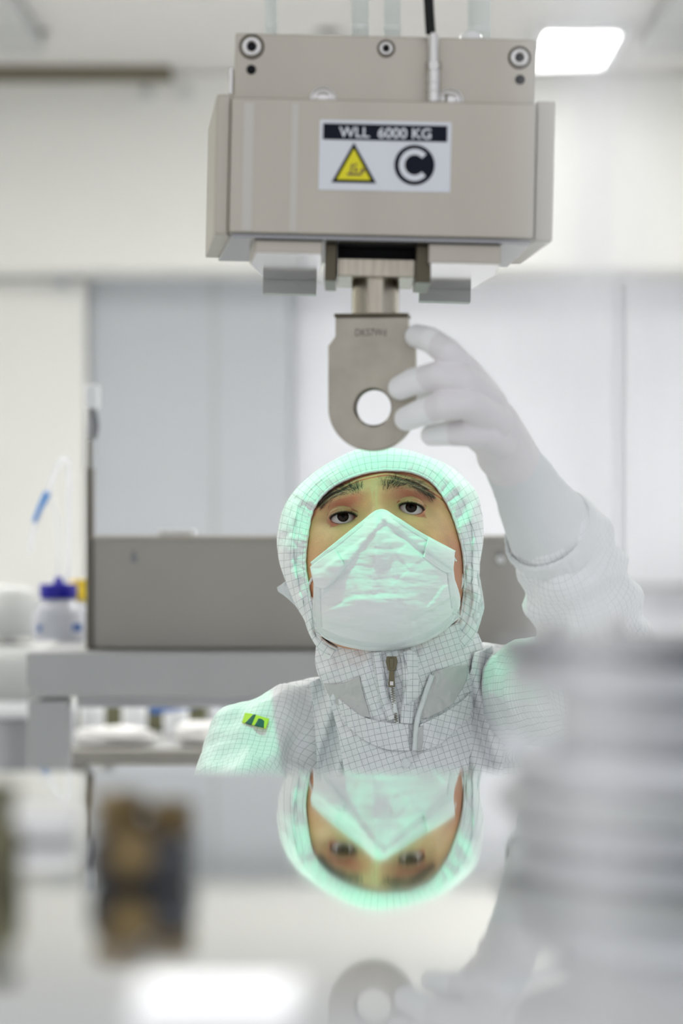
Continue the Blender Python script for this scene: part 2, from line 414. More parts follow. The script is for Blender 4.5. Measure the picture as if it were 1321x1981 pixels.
# ================================================================ hoist block
HC = P(742, 330, 2.18)
h = thing('hoist_block', 'large beige steel hoist block with a load limit label', 'hoist', HC)
bm = bmesh.new()
a = P(445, 194, 2.10); b = P(1035, 456, 2.10); zb = b.z; ztop = a.z
box(bm, (a.x, 2.10, b.z), (b.x, 2.29, a.z)); fin('body', bm, M['steel'], h, bevel=.0012)
# side plates, flared to the rear
bm = bmesh.new(); z0 = P(0, 461, 2.115).z; z1 = P(0, 190, 2.115).z
plan(bm, [(P(417, 0, 2.112).x, 2.112), (P(444, 0, 2.112).x, 2.112), (P(500, 0, 2.292).x, 2.292), (P(400, 0, 2.292).x, 2.292)], z0, z1); fin('side_plate', bm, M['steel'], h, bevel=.0012)
bm = bmesh.new()
plan(bm, [(P(1036, 0, 2.112).x, 2.112), (P(1071, 0, 2.112).x, 2.112), (P(1010, 0, 2.292).x, 2.292), (P(960, 0, 2.292).x, 2.292)], z0, z1); fin('side_plate', bm, M['steel'], h, bevel=.0012)
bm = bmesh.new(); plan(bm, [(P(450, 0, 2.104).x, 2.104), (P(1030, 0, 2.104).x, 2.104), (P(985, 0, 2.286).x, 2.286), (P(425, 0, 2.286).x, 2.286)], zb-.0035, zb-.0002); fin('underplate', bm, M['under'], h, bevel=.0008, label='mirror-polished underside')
for px0, px1 in ((563, 576), (470, 490)):
    bm = bmesh.new(); pbox(bm, px0, 204, px1, 452, 2.0994, 2.0998); fin('reflection_strip', bm, M['strip'], h)  # lighter strips stand in for vertical reflections on the body
bm = bmesh.new(); pbox(bm, 450, 70, 1030, 198, 2.135, 2.20); fin('top_plate', bm, M['steel'], h, bevel=.001)
def socket_bolt(px, py, r, D=2.135):
    c = P(px, py, D); R = r/ppm(D)
    bm = bmesh.new(); lathe(bm, [(R, 0.0002), (R*1.02, -.0008), (R*.93, -.0012), (R*.86, -.0002), (R*.84, .0001)], c, 'Y', 40)
    o = fin('counterbore', bm, M['steel_dark'], h, True)
    bm = bmesh.new(); lathe(bm, [(R*.80, .0003), (R*.80, -.0016), (R*.7, -.0026), (R*.42, -.0026), (R*.38, -.0005), (0, -.0005)], c, 'Y', 40)
    b = fin('bolt', bm, M['steel_pol'], h, True)
    bm = bmesh.new(); n = 6; pts = [(c.x+R*.36*math.cos(PI/3*k), c.z+R*.36*math.sin(PI/3*k)) for k in range(n)]; prism(bm, pts, c.y-.0012, c.y-.0004); fin('hex_socket', bm, M['black'], b)
socket_bolt(482, 96, 24); socket_bolt(742, 94, 17); socket_bolt(1000, 106, 22)
for px, py in ((622, 195), (868, 193)):
    c = P(px, py, 2.135); R = 26/ppm(2.135)
    bm = bmesh.new(); lathe(bm, [(R, .0002), (R, -.0015), (R*.86, -.002), (R*.8, -.0006), (R*.6, -.0006), (R*.5, -.0022), (0, -.0022)], c, 'Y', 40); fin('bolt', bm, M['steel_pol'], h, True)
for px, py in ((482, 140), (1002, 148)):
    c = P(px, py, 2.134); bm = bmesh.new(); lathe(bm, [(0, -.0004), (9/ppm(2.134), -.0004), (9.5/ppm(2.134), .0004)], c, 'Y', 24); fin('pin_hole', bm, M['black'], h, True)
bm = bmesh.new(); pbox(bm, 439, 136, 448, 190, 2.15, 2.19); fin('corner_bracket', bm, M['steel_pol'], h, bevel=.001)
# rating label
a = P(617, 234, 2.0997); b = P(872, 370, 2.0997)
bm = bmesh.new(); box(bm, (a.x, 2.0990, b.z), (b.x, 2.0998, a.z))
lb = fin('rating_label', bm, M['label'], h, bevel=.0006, label='white rectangular load label with a warning triangle')
bm = bmesh.new(); pbox(bm, 624, 241, 864, 272, 2.0986, 2.0990); fin('header_band', bm, M['ink'], lb)
text('lettering', 'WLL  6000 KG', 744, 257, 2.0984, 21/ppm(2.1), M['label'], lb, 178/ppm(2.1), .018)
def ppoly(pts, D): return [(P(x, y, D).x, P(x, y, D).z) for x, y in pts]
bm = bmesh.new(); prism(bm, ppoly([(684, 277), (729, 355), (642, 355)], 2.0987), 2.0986, 2.0990); fin('triangle_border', bm, M['ink'], lb, bevel=.0004)
bm = bmesh.new(); prism(bm, ppoly([(684.5, 289), (718, 349), (652, 349)], 2.0984), 2.0983, 2.0986); fin('warning_triangle', bm, M['yellow'], lb)
bm = bmesh.new()
for pts in ([(672, 341), (672, 336), (700, 336), (700, 341)], [(677, 336), (680, 318), (683, 318), (681, 336)], [(680, 322), (692, 316), (692, 319), (682, 325)], [(697, 336), (700, 325), (707, 329), (704, 336)], [(685, 333), (686, 326), (692, 326), (692, 333)]):
    prism(bm, ppoly(pts, 2.0982), 2.0981, 2.0983)
fin('pictogram', bm, M['brass'], lb)
c = P(802, 318, 2.0988); bm = bmesh.new(); R = 39/ppm(2.1); lathe(bm, [(0, -.0003), (R, -.0003), (R, 0)], c, 'Y', 64); fin('round_emblem', bm, M['ink'], lb)
bm = bmesh.new(); r0, r1 = 19/ppm(2.1), 30/ppm(2.1); A = []; Bv = []
for k in range(41):
    t_ = math.radians(42+276*k/40); x, z = math.cos(t_), math.sin(t_)*1.04
    A.append((c.x+r0*x, c.z+r0*z)); Bv.append((c.x+r1*x, c.z+r1*z))
vs = [bm.verts.new((x, 2.0982, z)) for x, z in A]; ws = [bm.verts.new((x, 2.0982, z)) for x, z in Bv]
for k in range(40): bm.faces.new((vs[k], vs[k+1], ws[k+1], ws[k]))
fin('letter_c', bm, M['label'], lb)
# polished brackets below
def tab(plan_pts, zt, zbm, lip, name='bracket'):
    cxm = sum(x for x, D in plan_pts)/len(plan_pts)
    bm = bmesh.new(); plan(bm, [(P(x, 0, D).x, D) for x, D in plan_pts], zbm, zt)
    o = fin(name, bm, M['steel'], h, bevel=.0008)
    bm = bmesh.new(); plan(bm, [(P(660.5, 0, 2.2).x+(P(x, 0, D).x-P(cxm, 0, 2.2).x)*.96+P(cxm, 0, 2.2).x-P(660.5, 0, 2.2).x, D*.99+.022) for x, D in plan_pts], zbm-.0006, zbm+.0002); fin('polished_underside', bm, M['steel_pol'], o, label='mirror-polished underside')
    bm = bmesh.new(); x0, x1, z0 = lip; box(bm, (P(x0, 0, 2.33).x, 2.33, z0), (P(x1, 0, 2.33).x, 2.35, zbm+.004)); fin('lip', bm, M['bench'], o, bevel=.0008)
za = CAMZ+.2097; tab([(497, 2.112), (628, 2.112), (628, 2.2), (616, 2.33), (514, 2.33), (486, 2.20)], zb-.0038, za, (512, 616, za-.0115))
za = CAMZ+.205; tab([(833, 2.112), (973, 2.112), (965, 2.19), (915, 2.33), (816, 2.33), (826, 2.2)], zb-.0038, za, (815, 915, za-.0105))
for x0, x1 in ((632, 655), (809, 838)):
    bm = bmesh.new(); a = P(x0, 458, 2.13); b = P(x1, 545, 2.13); box(bm, (a.x, 2.13, b.z), (b.x, 2.22, zb-.0038)); fin('guide_post', bm, M['steel_dark'], h, bevel=.0008)
bm = bmesh.new(); a = P(656, 476, 2.15); b = P(808, 536, 2.15); box(bm, (a.x, 2.15, b.z), (b.x, 2.25, zb-.012)); fin('shaft_housing', bm, M['shaft'], h, bevel=.001)
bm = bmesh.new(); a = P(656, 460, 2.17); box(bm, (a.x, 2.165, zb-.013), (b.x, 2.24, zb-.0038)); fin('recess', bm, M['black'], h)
# cable gland in front of the top plate
bm = bmesh.new()
cyl(bm, P(836, 196, 2.118), P(835, 132, 2.118), .0052, n=24); cyl(bm, P(835, 134, 2.118), P(834, 118, 2.118), .0064, n=6); cyl(bm, P(834, 120, 2.118), P(833, 62, 2.118), .0046, .0040, n=24)
for py in (128, 160, 176): cyl(bm, P(835, py, 2.118), P(835, py-5, 2.118), .0059, n=24)
fin('cable_gland', bm, M['steel_pol'], h, bevel=.0004)
bm = bmesh.new(); c = P(905, 82, 2.21); lathe(bm, [(.009, 0), (.009, .003), (.0085, .007), (.005, .0095), (0, .0102)], c, n=24); fin('end_cap', bm, M['paper_w'], h, True)
h.rotation_euler = (0, math.radians(1.25), 0)
bm = bmesh.new(); tube(bm, [P(833, 66, 2.118), P(830, 20, 2.118), P(826, -60, 2.125), P(815, -250, 2.16), (.07, 2.2, 1.9), (.09, 2.22, CEIL)], .0038, 12, 50)
tag(fin('power_cable', bm, M['rubber'], smooth=True), 'black cable running up from the gland on the hoist block', 'cable')
for k, (x0, x1, lab) in enumerate(((512, 536, 'thin white hanging rod at the left above the hoist block'), (679, 714, 'left one of the paired white rods above the hoist middle'), (742, 775, 'right one of the paired white rods above the hoist middle'), (904, 949, 'thickest white rod, right of the black cable above the hoist'))):
    D = 2.235; a = P(x0, 0, D); b = P(x1, 0, D); xc = (a.x+b.x)/2; r = (b.x-a.x)/2; z0 = ztop-(xc-HC.x)*math.tan(math.radians(1.25))+.0004
    bm = bmesh.new(); prof = [(0, 0), (r, 0), (r, CEIL-z0), (0, CEIL-z0)]; lathe(bm, prof, (xc, D, z0), n=28)
    zz = .03
    while zz < 1.2:
        lathe(bm, [(r, zz), (r*1.04, zz+.001), (r*1.04, zz+.003), (r, zz+.004)], (xc, D, z0), n=28); zz += .045
    tag(fin('hanging_rod', bm, M['rod'], smooth=True), lab, 'rod', 'white rods holding the hoist block')
    for p_ in bpy.data.objects['hanging_rod' if k == 0 else 'hanging_rod.%03d' % k].data.polygons: p_.use_smooth = True

# ================================================================ lifting eye
PD = 2.165
e = thing('lifting_eye', 'flat steel lifting eye with a round hole, held by the gloved hand', 'lifting eye', P(721, 740, PD+.011))
bm = bmesh.new(); c = P(726, 610, PD+.012); r = 46/ppm(PD+.012); hh = P(0, 528, PD+.012).z-c.z
lathe(bm, [(0, 0), (r, 0), (r, hh), (0, hh)], c, n=64); fin('shaft', bm, M['shaft'], e, bevel=.0006)
bm = bmesh.new(); a = P(649, 606, PD); b = P(793, 613, PD); box(bm, (a.x, PD-.001, b.z), (b.x, PD+.024, a.z)); fin('collar', bm, M['steel_dark'], e, bevel=.0004)
# plate with a hole: outline and hole bridged
N_ = 96; cx, cy, R = 721, 788, 84
out = []
for k in range(N_):
    t_ = 2*PI*k/N_; dx, dy = math.sin(t_), -math.cos(t_)      # start at the top, clockwise
    if dy > 0: x, y = cx+R*dx, cy+R*dy
    else:
        # ray against the upper outline
        best = None
        segs = [((cx+84, 788), (cx+84, 668)), ((cx+84, 668), (cx+70, 650)), ((cx+70, 650), (cx+70, 613)), ((cx+70, 613), (cx-70, 613)), ((cx-70, 613), (cx-70, 650)), ((cx-70, 650), (cx-84, 668)), ((cx-84, 668), (cx-84, 788))]
        for (x1, y1), (x2, y2) in segs:
            den = dx*(y2-y1)-dy*(x2-x1)
            if abs(den) < 1e-9: continue
            s_ = ((x1-cx)*(y2-y1)-(y1-cy)*(x2-x1))/den; w_ = ((x1-cx)*dy-(y1-cy)*dx)/den
            if s_ > 0 and -1e-6 <= w_ <= 1+1e-6 and (best is None or s_ < best): best = s_
        x, y = cx+best*dx, cy+best*dy
    out.append((x, y))
for q in ((791, 613), (651, 613), (791, 650), (651, 650), (805, 668), (637, 668)):
    k = min(range(N_), key=lambda i: (out[i][0]-q[0])**2+(out[i][1]-q[1])**2); out[k] = q
hole = [(724+37*math.sin(2*PI*k/N_), 788-37*math.cos(2*PI*k/N_)) for k in range(N_)]
bm = bmesh.new(); TH = .022; ring = {}
for nm, pts in (('o', out), ('h', hole)):
    for s_, dy in (('f', 0), ('b', TH)): ring[nm+s_] = [bm.verts.new((P(x, y, PD).x, PD+dy, P(x, y, PD).z)) for x, y in pts]
for k in range(N_):
    j = (k+1) % N_
    bm.faces.new((ring['of'][k], ring['of'][j], ring['hf'][j], ring['hf'][k])); bm.faces.new((ring['ob'][j], ring['ob'][k], ring['hb'][k], ring['hb'][j]))
    bm.faces.new((ring['of'][j], ring['of'][k], ring['ob'][k], ring['ob'][j])); bm.faces.new((ring['hf'][k], ring['hf'][j], ring['hb'][j], ring['hb'][k]))
pl_ = fin('eye_plate', bm, M['plate'], e, bevel=.0011)
pl_.modifiers['bevel'].angle_limit = math.radians(50)
text('engraved_marking', 'DK57Wd', 720, 643, PD-.0003, 14/ppm(PD), M['engr'], pl_, 60/ppm(PD), 0)
bm = bmesh.new(); c = P(724, 788, PD+.004); r = 37/ppm(PD)
lathe(bm, [(r*.995, 0), (r*.93, .001), (r*.93, .012), (r*.995, .013)], c, 'Y', 64); fin('bushing', bm, M['steel_dark'], e, True)
e.rotation_euler = (0, 0, math.radians(-6))

# ================================================================ steel bench behind the worker
BZ = CAMZ-.1432
b0 = thing('steel_bench', 'long grey steel workbench with thick front rail behind the worker', 'bench', (P(600, 0, 3.8).x, 3.8, 0))
xl, xr = P(50, 0, 3.55).x, P(1180, 0, 3.55).x
bm = bmesh.new(); a = P(50, 1262, 3.55); b = P(1180, 1348, 3.55)
pts = [(a.x, a.z), (a.x, b.z+.014), (a.x+.014, b.z), (b.x-.014, b.z), (b.x, b.z+.014), (b.x, a.z)]
prism(bm, pts, 3.55, 3.62); fin('front_rail', bm, M['bench'], b0, bevel=.003)
bm = bmesh.new(); box(bm, (xl+.008, 3.622, BZ-.03), (xr-.008, 4.15, BZ)); fin('worktop', bm, M['bench'], b0, bevel=.002)
for x0, x1 in ((50, 134), (1096, 1180)):
    for D in (3.56, 4.06):
        a = P(x0, 0, D); b = P(x1, 0, D); bm = bmesh.new(); box(bm, (a.x+.002, D+.004, 0), (b.x-.002, D+.058, BZ-.06 if D < 4 else BZ-.031)); fin('leg', bm, M['bench'], b0, bevel=.003)
bm = bmesh.new(); a = P(134, 1350, 3.66); box(bm, (a.x+.01, 3.65, BZ-.075), (P(1096, 0, 3.6).x, 3.68, BZ-.031)); fin('cross_rail', bm, M['grey_m'], b0, bevel=.002)
# steel splash box on the bench
s0 = thing('steel_splash_box', 'low wide steel box with keyhole slots standing on the bench', 'box', (P(600, 0, 3.8).x, 3.78, BZ))
a = P(178, 1037, 3.625); b = P(1140, 1256, 3.625); bm = bmesh.new(); box(bm, (a.x, 3.625, BZ+.001), (b.x, 3.90, a.z)); fin('shell', bm, M['box'], s0, bevel=.003)
bm = bmesh.new(); pbox(bm, 178, 1036, 1140, 1043, 3.621, 3.63); fin('top_edge', bm, M['steel'], s0, bevel=.001)
bm = bmesh.new(); pbox(bm, 166, 905, 178, 1257, 3.62, 3.66); pbox(bm, 169, 850, 176, 906, 3.63, 3.65); fin('side_post', bm, M['boxedge'], s0, bevel=.001)
for px in (259, 967):
    bm = bmesh.new(); c = P(px, 1082, 3.6245); r = 7/ppm(3.62)
    pts = [(c.x+r*math.cos(t_), c.z+r*math.sin(t_)) for t_ in np.linspace(math.radians(130), math.radians(410), 18)]
    pts += [(c.x+r*.35, c.z+r*2.4), (c.x-r*.35, c.z+r*2.4)]
    prism(bm, pts, 3.6238, 3.6249); fin('keyhole_slot', bm, M['grey_d'], s0)
c = P(968, 1083, 3.62); bm = bmesh.new(); lathe(bm, [(0, -.006), (.003, -.0055), (.0055, -.002), (.0055, .0035), (0, .0035)], c, 'Y', 20); fin('knob', bm, M['white_pl'], s0, True, label='white knob in the right keyhole')
a = P(308, 1024, 3.70); b = P(376, 1037, 3.70); bm = bmesh.new(); box(bm, (a.x, 3.68, P(0, 1037, 3.625).z+.0005), (b.x, 3.73, a.z)); tag(fin('white_wipe_pack', bm, M['white_pl'], bevel=.002), 'small flat white pack lying on top of the steel splash box', 'pack')
# sensor head clipped on the post
sn = thing('clip_sensor', 'white and dark clip-on sensor at the top of the thin post', 'sensor', P(173, 850, 3.64))
bm = bmesh.new(); pbox(bm, 163, 743, 190, 790, 3.62, 3.65); fin('housing', bm, M['white_pl'], sn, bevel=.004)
bm = bmesh.new(); cyl(bm, P(170, 848, 3.64), P(172, 785, 3.64), .003, n=12); fin('stem', bm, M['grey_m'], sn, True)
bm = bmesh.new(); pts = [P(176, 785, 3.63), P(182, 805, 3.63), P(184, 830, 3.63), P(180, 850, 3.63)]; tube(bm, pts, lambda t: .003+.0025*math.sin(PI*t), 12, 16); fin('grip', bm, M['grey_d'], sn, True, label='dark blue grip')

# bottles on the bench end
def wash_bottle(px, D, cap, lab, cap_mat, sc_=1.0):
    c = Vector((P(px, 0, D).x, D, BZ+.0005)); t = thing('wash_bottle', lab, 'bottle', c)
    bm = bmesh.new(); R = .0365*sc_
    lathe(bm, [(0, 0), (R*.92, 0), (R, .004), (R, .03*sc_), (R*.98, .038*sc_), (R*.8, .05*sc_), (R*.62, .056*sc_), (R*.60, .062*sc_), (0, .062*sc_)], c, n=40); fin('flask', bm, M['bottle'], t, True)
    bm = bmesh.new(); z = .0585*sc_; n = 72; r = R*.70
    prof = [(0, z), (r*.98, z), (r, z+.001), (r, z+.019*sc_), (r*.94, z+.0205*sc_), (r*.3, z+.0215*sc_), (r*.2, z+.03*sc_), (0, z+.031*sc_)]
    lathe(bm, prof, c, n=n)
    for v in bm.verts:                       # ribbed grip
        d = Vector((v.co.x-c.x, v.co.y-c.y)); 
        if d.length > r*.95: 
            k = round(math.atan2(d.y, d.x)/(2*PI/n)); f = 1+.02*(k % 2); v.co.x = c.x+d.x*f; v.co.y = c.y+d.y*f
    fin('screw_cap', bm, cap_mat, t, True)
    return t, c
wb, c = wash_bottle(113, 3.93, 1, 'clear wash bottle with dark blue cap and bent tubes', M['blue'])
bm = bmesh.new(); tube(bm, [P(112, 1150, 3.93), P(113, 1060, 3.93), P(111, 1010, 3.93), P(104, 982, 3.93), P(96, 968, 3.93)], .0016, 10, 30); fin('inner_tube', bm, M['tube'], wb, True)
bm = bmesh.new(); tube(bm, [P(128, 1150, 3.93), P(133, 1050, 3.93), P(134, 930, 3.93), P(132, 895, 3.93), P(122, 888, 3.93), P(108, 910, 3.93), P(88, 965, 3.92), P(68, 1015, 3.92), P(57, 1070, 3.92)], .0024, 10, 60); fin('spout_tube', bm, M['tube'], wb, True)
bm = bmesh.new(); tube(bm, [P(92, 953, 3.92), P(80, 978, 3.92), P(66, 1010, 3.92)], lambda t: .0052-.002*t, 12, 16); fin('tube_clip', bm, M['blue2'], wb, True, label='bright blue clip on the spout tube')
bm = bmesh.new(); pbox(bm, 141, 1207, 158, 1221, 3.893, 3.895); fin('printed_mark', bm, M['blue3'], wb); bm = bmesh.new(); pbox(bm, 72, 1210, 80, 1222, 3.897, 3.899); fin('printed_mark', bm, M['blue3'], wb)
yb, c2 = wash_bottle(140, 4.075, 1, 'small bottle with yellow cap behind the blue-capped bottle', M['yellow_pl'], .92)
bm = bmesh.new(); box(bm, (c2.x+.004, c2.y-.012, c2.z+.045), (c2.x+.026, c2.y+.004, c2.z+.083)); fin('cap_flap', bm, M['yellow_pl'], yb, bevel=.003)

# ================================================================ cart behind the bench and what lies on it
ct = thing('steel_cart', 'steel cart with beige edge standing behind the bench', 'cart', (P(300, 0, 4.6).x, 4.65, 0))
cz = P(0, 1450, 4.4).z; x0, x1 = P(112, 0, 4.4).x, P(760, 0, 4.4).x
bm = bmesh.new(); box(bm, (x0, 4.4, cz-.026), (x1, 4.44, cz)); fin('front_edge', bm, M['box'], ct, bevel=.003)
bm = bmesh.new(); box(bm, (x0, 4.442, cz-.02), (x1, 4.95, cz-.002)); fin('shelf', bm, M['bench'], ct, bevel=.002)
for xx in (x0+.03, x1-.03):
    for yy in (4.45, 4.92): bm = bmesh.new(); cyl(bm, (xx, yy, .0), (xx, yy, cz-.021), .015, n=20); fin('leg', bm, M['bench'], ct, True)
def bag(name, px, D, w, d_, hgt, lab, m, seed, cat='bag', z=None):
    c = Vector((P(px, 0, D).x, D, (cz-.0015) if z is None else z)); bm = bmesh.new(); bmesh.ops.create_uvsphere(bm, u_segments=40, v_segments=24, radius=1)
    for v in bm.verts:
        q = v.co.copy(); s = 1+.16*fbm(q.x*2+seed, q.y*2, q.z*2)+.06*fbm(q.x*6, q.y*6+seed, q.z*6)
        e_ = lambda a: math.copysign(abs(a)**.65, a)
        v.co = Vector((c.x+e_(q.x)*w*s, c.y+e_(q.y)*d_*s, c.z+max(0.0, (e_(q.z)*s+1)*hgt/2)))
    return tag(fin(name, bm, m, smooth=True), lab, cat)
bag('plastic_bag', 222, 4.52, .062, .05, .028, 'white plastic bag on the cart, left of the other bag', M['paper'], 1.)
bag('plastic_bag', 392, 4.52, .042, .05, .036, 'white plastic bag on the cart near the left shoulder of the worker', M['paper'], 5.)
for px, lab in ((178, 'left white jar on the cart behind the bags'), (260, 'middle white jar on the cart behind the bags'), (340, 'right white jar on the cart behind the bags')):
    c = Vector((P(px, 0, 4.72).x, 4.72, cz-.0015)); t = thing('jar', lab, 'jar', c, 'white jars on the cart')
    bm = bmesh.new(); lathe(bm, [(0, 0), (.020, 0), (.021, .004), (.021, .055), (.017, .062), (0, .062)], c, n=24); fin('vessel', bm, M['white_pl'], t, True)
    bm = bmesh.new(); lathe(bm, [(0, .0625), (.018, .0625), (.018, .074), (.016, .076), (0, .076)], c, n=24); fin('lid', bm, M['bench'], t, True)
bm = bmesh.new(); a = P(150, 1362, 4.86); b = P(400, 1415, 4.86); box(bm, (a.x, 4.83, cz-.0015), (b.x, 4.90, a.z)); tag(fin('storage_bin', bm, mat('olive_bin', (.15, .15, .085), .6), bevel=.006), 'olive storage bin at the back of the cart', 'bin')
bm = bmesh.new(); tube(bm, [P(290, 1372, 4.60), P(330, 1366, 4.60), P(380, 1358, 4.60), P(412, 1352, 4.60)], .0085, 14, 24)
tg = fin('blue_handle', bm, M['blue3'], smooth=True); tag(tg, 'blue tool handle lying across the white items on the cart', 'tool')
tr = thing('clear_tub', 'clear rounded plastic tub holding items on the cart', 'tub', (P(285, 0, 4.6).x, 4.6, cz))
bm = bmesh.new(); tube(bm, [P(136, 1446, 4.49), P(138, 1390, 4.49), P(150, 1362, 4.49), P(180, 1354, 4.49), P(280, 1353, 4.49), P(380, 1352, 4.49), P(410, 1360, 4.49), P(424, 1390, 4.49), P(428, 1446, 4.49)], .004, 10, 90); fin('rim', bm, M['tube'], tr, True)
# left cluster
mt = thing('centrifuge', 'blurred grey and white rounded machine at the far left', 'machine', (P(0, 0, 4.5).x, 4.55, 0))
c = Vector((P(8, 0, 4.55).x, 4.6, 0))
bm = bmesh.new(); lathe(bm, [(0, 0), (.085, 0), (.09, .01), (.09, .86), (0, .86)], c, n=40); fin('housing', bm, M['grey_d'], mt, True)
bm = bmesh.new(); lathe(bm, [(.0, .862), (.088, .862), (.09, .87), (.09, .884), (.086, .89), (0, .89)], c, n=40); fin('belt', bm, M['white_pl'], mt, True)
bm = bmesh.new(); lathe(bm, [(.0, .892), (.085, .892), (.088, .90), (.088, .95), (.07, .975), (0, .985)], c, n=40); fin('drum', bm, M['duct'], mt, True)
bm = bmesh.new(); lathe(bm, [(.0, .986), (.05, .99), (.052, 1.0), (.048, 1.06), (.03, 1.07), (0, 1.075)], c, n=40); fin('lid', bm, M['duct'], mt, True)

# ================================================================ foreground on the mirror table
g0 = thing('vacuum_fitting', 'large blurred steel flange stack on the mirror table at right', 'machine part', (.158, 1.2, TZ))
CX = .158
def rpx(px): return CX-(px-660.5)/F*1.18
def zpx(py): return CAMZ-(py-HZ)/F*1.18-TZ
def ringpart(name, x_, y0, y1, m, bev=.003):
    bm = bmesh.new(); r = rpx(x_); z0, z1 = max(.0005, zpx(y1)+.0004), zpx(y0)-.0004
    lathe(bm, [(0, z0), (r-bev, z0), (r, z0+bev), (r, z1-bev), (r-bev, z1), (0, z1)], (CX, 1.2, TZ), n=96); fin(name, bm, m, g0, True)
ringpart('top_flange', 962, 1238, 1275, M['grey_d']); ringpart('upper_ring', 990, 1275, 1338, M['grey_m'])
ringpart('neck', 1088, 1338, 1448, M['grey_m']); ringpart('drum', 1000, 1448, 1530, M['grey_m']); ringpart('clamp_ring', 965, 1530, 1576, M['duct']); ringpart('base', 1000, 1576, 1660, M['grey_m'])
bm = bmesh.new(); c = P(985, 1440, 1.13); bmesh.ops.create_uvsphere(bm, u_segments=20, v_segments=12, radius=.005, matrix=Matrix.Translation(c)); cyl(bm, c, (c.x+.03, 1.17, c.z-.004), .0025, n=12); fin('knob', bm, M['white_pl'], g0, True)
for k in range(10):
    a_ = 2*PI*k/10+.15; r = rpx(990)-.012; c = Vector((CX+r*math.cos(a_), 1.2+r*math.sin(a_), TZ+zpx(1237))); bm = bmesh.new(); cyl(bm, c, c+Vector((0, 0, .006)), .005, n=6); fin('bolt', bm, M['steel_pol'], g0, bevel=.0006)
# valve block at left
v0 = thing('valve_block', 'blurred dark valve block with brass fittings on the mirror table', 'valve', (P(255, 0, 1.08).x, 1.09, TZ))
bm = bmesh.new(); a = P(170, 1625, 1.05); b = P(368, 1700, 1.05); box(bm, (a.x, 1.05, TZ+.0005), (b.x, 1.11, a.z)); fin('manifold', bm, M['anod'], v0, bevel=.003)
for px, hh, r in ((232, .015, .0085), (328, .012, .0078)):
    c = Vector((P(px, 0, 1.08).x, 1.08, P(0, 1625, 1.05).z+.0004)); bm = bmesh.new()
    lathe(bm, [(0, 0), (r*1.25, 0), (r*1.25, .004), (r, .005), (r, hh*.5), (r*1.2, hh*.55), (r*1.2, hh*.9), (r*.7, hh), (0, hh)], c, n=6); fin('brass_fitting', bm, M['brass'], v0)
bm = bmesh.new(); cyl(bm, (P(262, 0, 1.08).x, 1.046, TZ+.012), (P(262, 0, 1.08).x, 1.0505, TZ+.012), .009, n=24); fin('port', bm, M['brass'], v0, True)
bm = bmesh.new(); c = Vector((P(-5, 0, 1.06).x, 1.06, TZ+.0005)); lathe(bm, [(0, 0), (.009, 0), (.009, .02), (.006, .022), (.006, .03), (.008, .031), (.008, .037), (0, .037)], c, n=24)
tag(fin('hose_nozzle', bm, mat('olive_metal', (.16, .15, .09), .4, .6), smooth=True), 'small olive metal nozzle on the mirror table at the left edge', 'nozzle')
bm = bmesh.new(); box(bm, (P(-40, 0, 1.2).x, 1.20, TZ+.0005), (P(140, 0, 1.2).x, 1.25, TZ+.012)); tag(fin('cleaning_cloth_pad', bm, M['paper'], bevel=.004), 'low white pad on the mirror table beside the valve block', 'pad')
lx = thing('white_block', 'small white block at the bottom left of the mirror table, with added glow', 'block', (P(412, 0, .78).x, .775, TZ))
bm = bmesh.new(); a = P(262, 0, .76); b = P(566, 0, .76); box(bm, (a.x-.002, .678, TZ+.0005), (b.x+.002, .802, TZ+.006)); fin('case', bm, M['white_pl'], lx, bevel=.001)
bm = bmesh.new(); box(bm, (a.x, .68, TZ+.0062), (b.x, .80, TZ+.007)); fin('glow_top', bm, emis('white_block_glow', (1, 1, 1), 2.2), lx)  # emission added so the plain white block looks overexposed; not a lamp
bm = bmesh.new(); box(bm, (-.2, .40, TZ+.0005), (.16, .405, CAMZ-(1930-HZ)/F*.4)); box(bm, (-.2, .385, TZ+.0005), (.16, .42, TZ+.004))
tag(fin('table_rim_guard', bm, mat('rim_grey', (.60, .60, .585), .5)), 'grey guard plate at the near edge, blurred along the bottom', 'guard')
# milky acrylic guard, very close to the camera
gd = thing('acrylic_guard', 'milky acrylic guard strip standing close by, blurring the right side', 'guard', (.04, .452, TZ))
bm = bmesh.new(); box(bm, (P(1070, 0, .45).x, .45, TZ+.002), (P(1235, 0, .45).x, .454, 1.42)); fin('strip', bm, M['veil'], gd, bevel=.001)
bm = bmesh.new(); box(bm, (P(1000, 0, .45).x, .44, TZ+.0005), (P(1280, 0, .45).x, .464, TZ+.0018)); fin('foot', bm, M['white_pl'], gd, bevel=.0005)
# green inspection lamp above the worker
lp = thing('inspection_lamp', 'green inspection lamp hanging from the ceiling above the worker', 'lamp', (-.03, 2.44, 1.78))
LC = Vector((-.03, 2.43, 1.78))
bm = bmesh.new(); lathe(bm, [(0, .05), (.02, .05), (.045, .03), (.05, 0), (.046, 0), (.04, .006), (0, .006)], LC, n=40); fin('lamp_head', bm, M['grey_d'], lp, True)
bm = bmesh.new(); lathe(bm, [(0, .001), (.038, .001), (.038, .005), (0, .005)], LC, n=40); fin('lens', bm, M['greenlit'], lp, True)
bm = bmesh.new(); cyl(bm, LC+Vector((0, 0, .05)), (LC.x, LC.y, CEIL), .006, n=16); fin('stem', bm, M['grey_m'], lp, True)
ld = bpy.data.lights.new('green_lamp', 'SPOT'); ld.energy = GREEN_W; ld.color = (.10, 1, .52); ld.spot_size = math.radians(62); ld.spot_blend = .2; ld.shadow_soft_size = .012
lo = bpy.data.objects.new('bulb', ld); COL.objects.link(lo); lo.parent = lp; lo.location = LC-Vector(lp.location)+Vector((0, 0, -.004)); lo.rotation_euler = (math.radians(10), 0, 0)

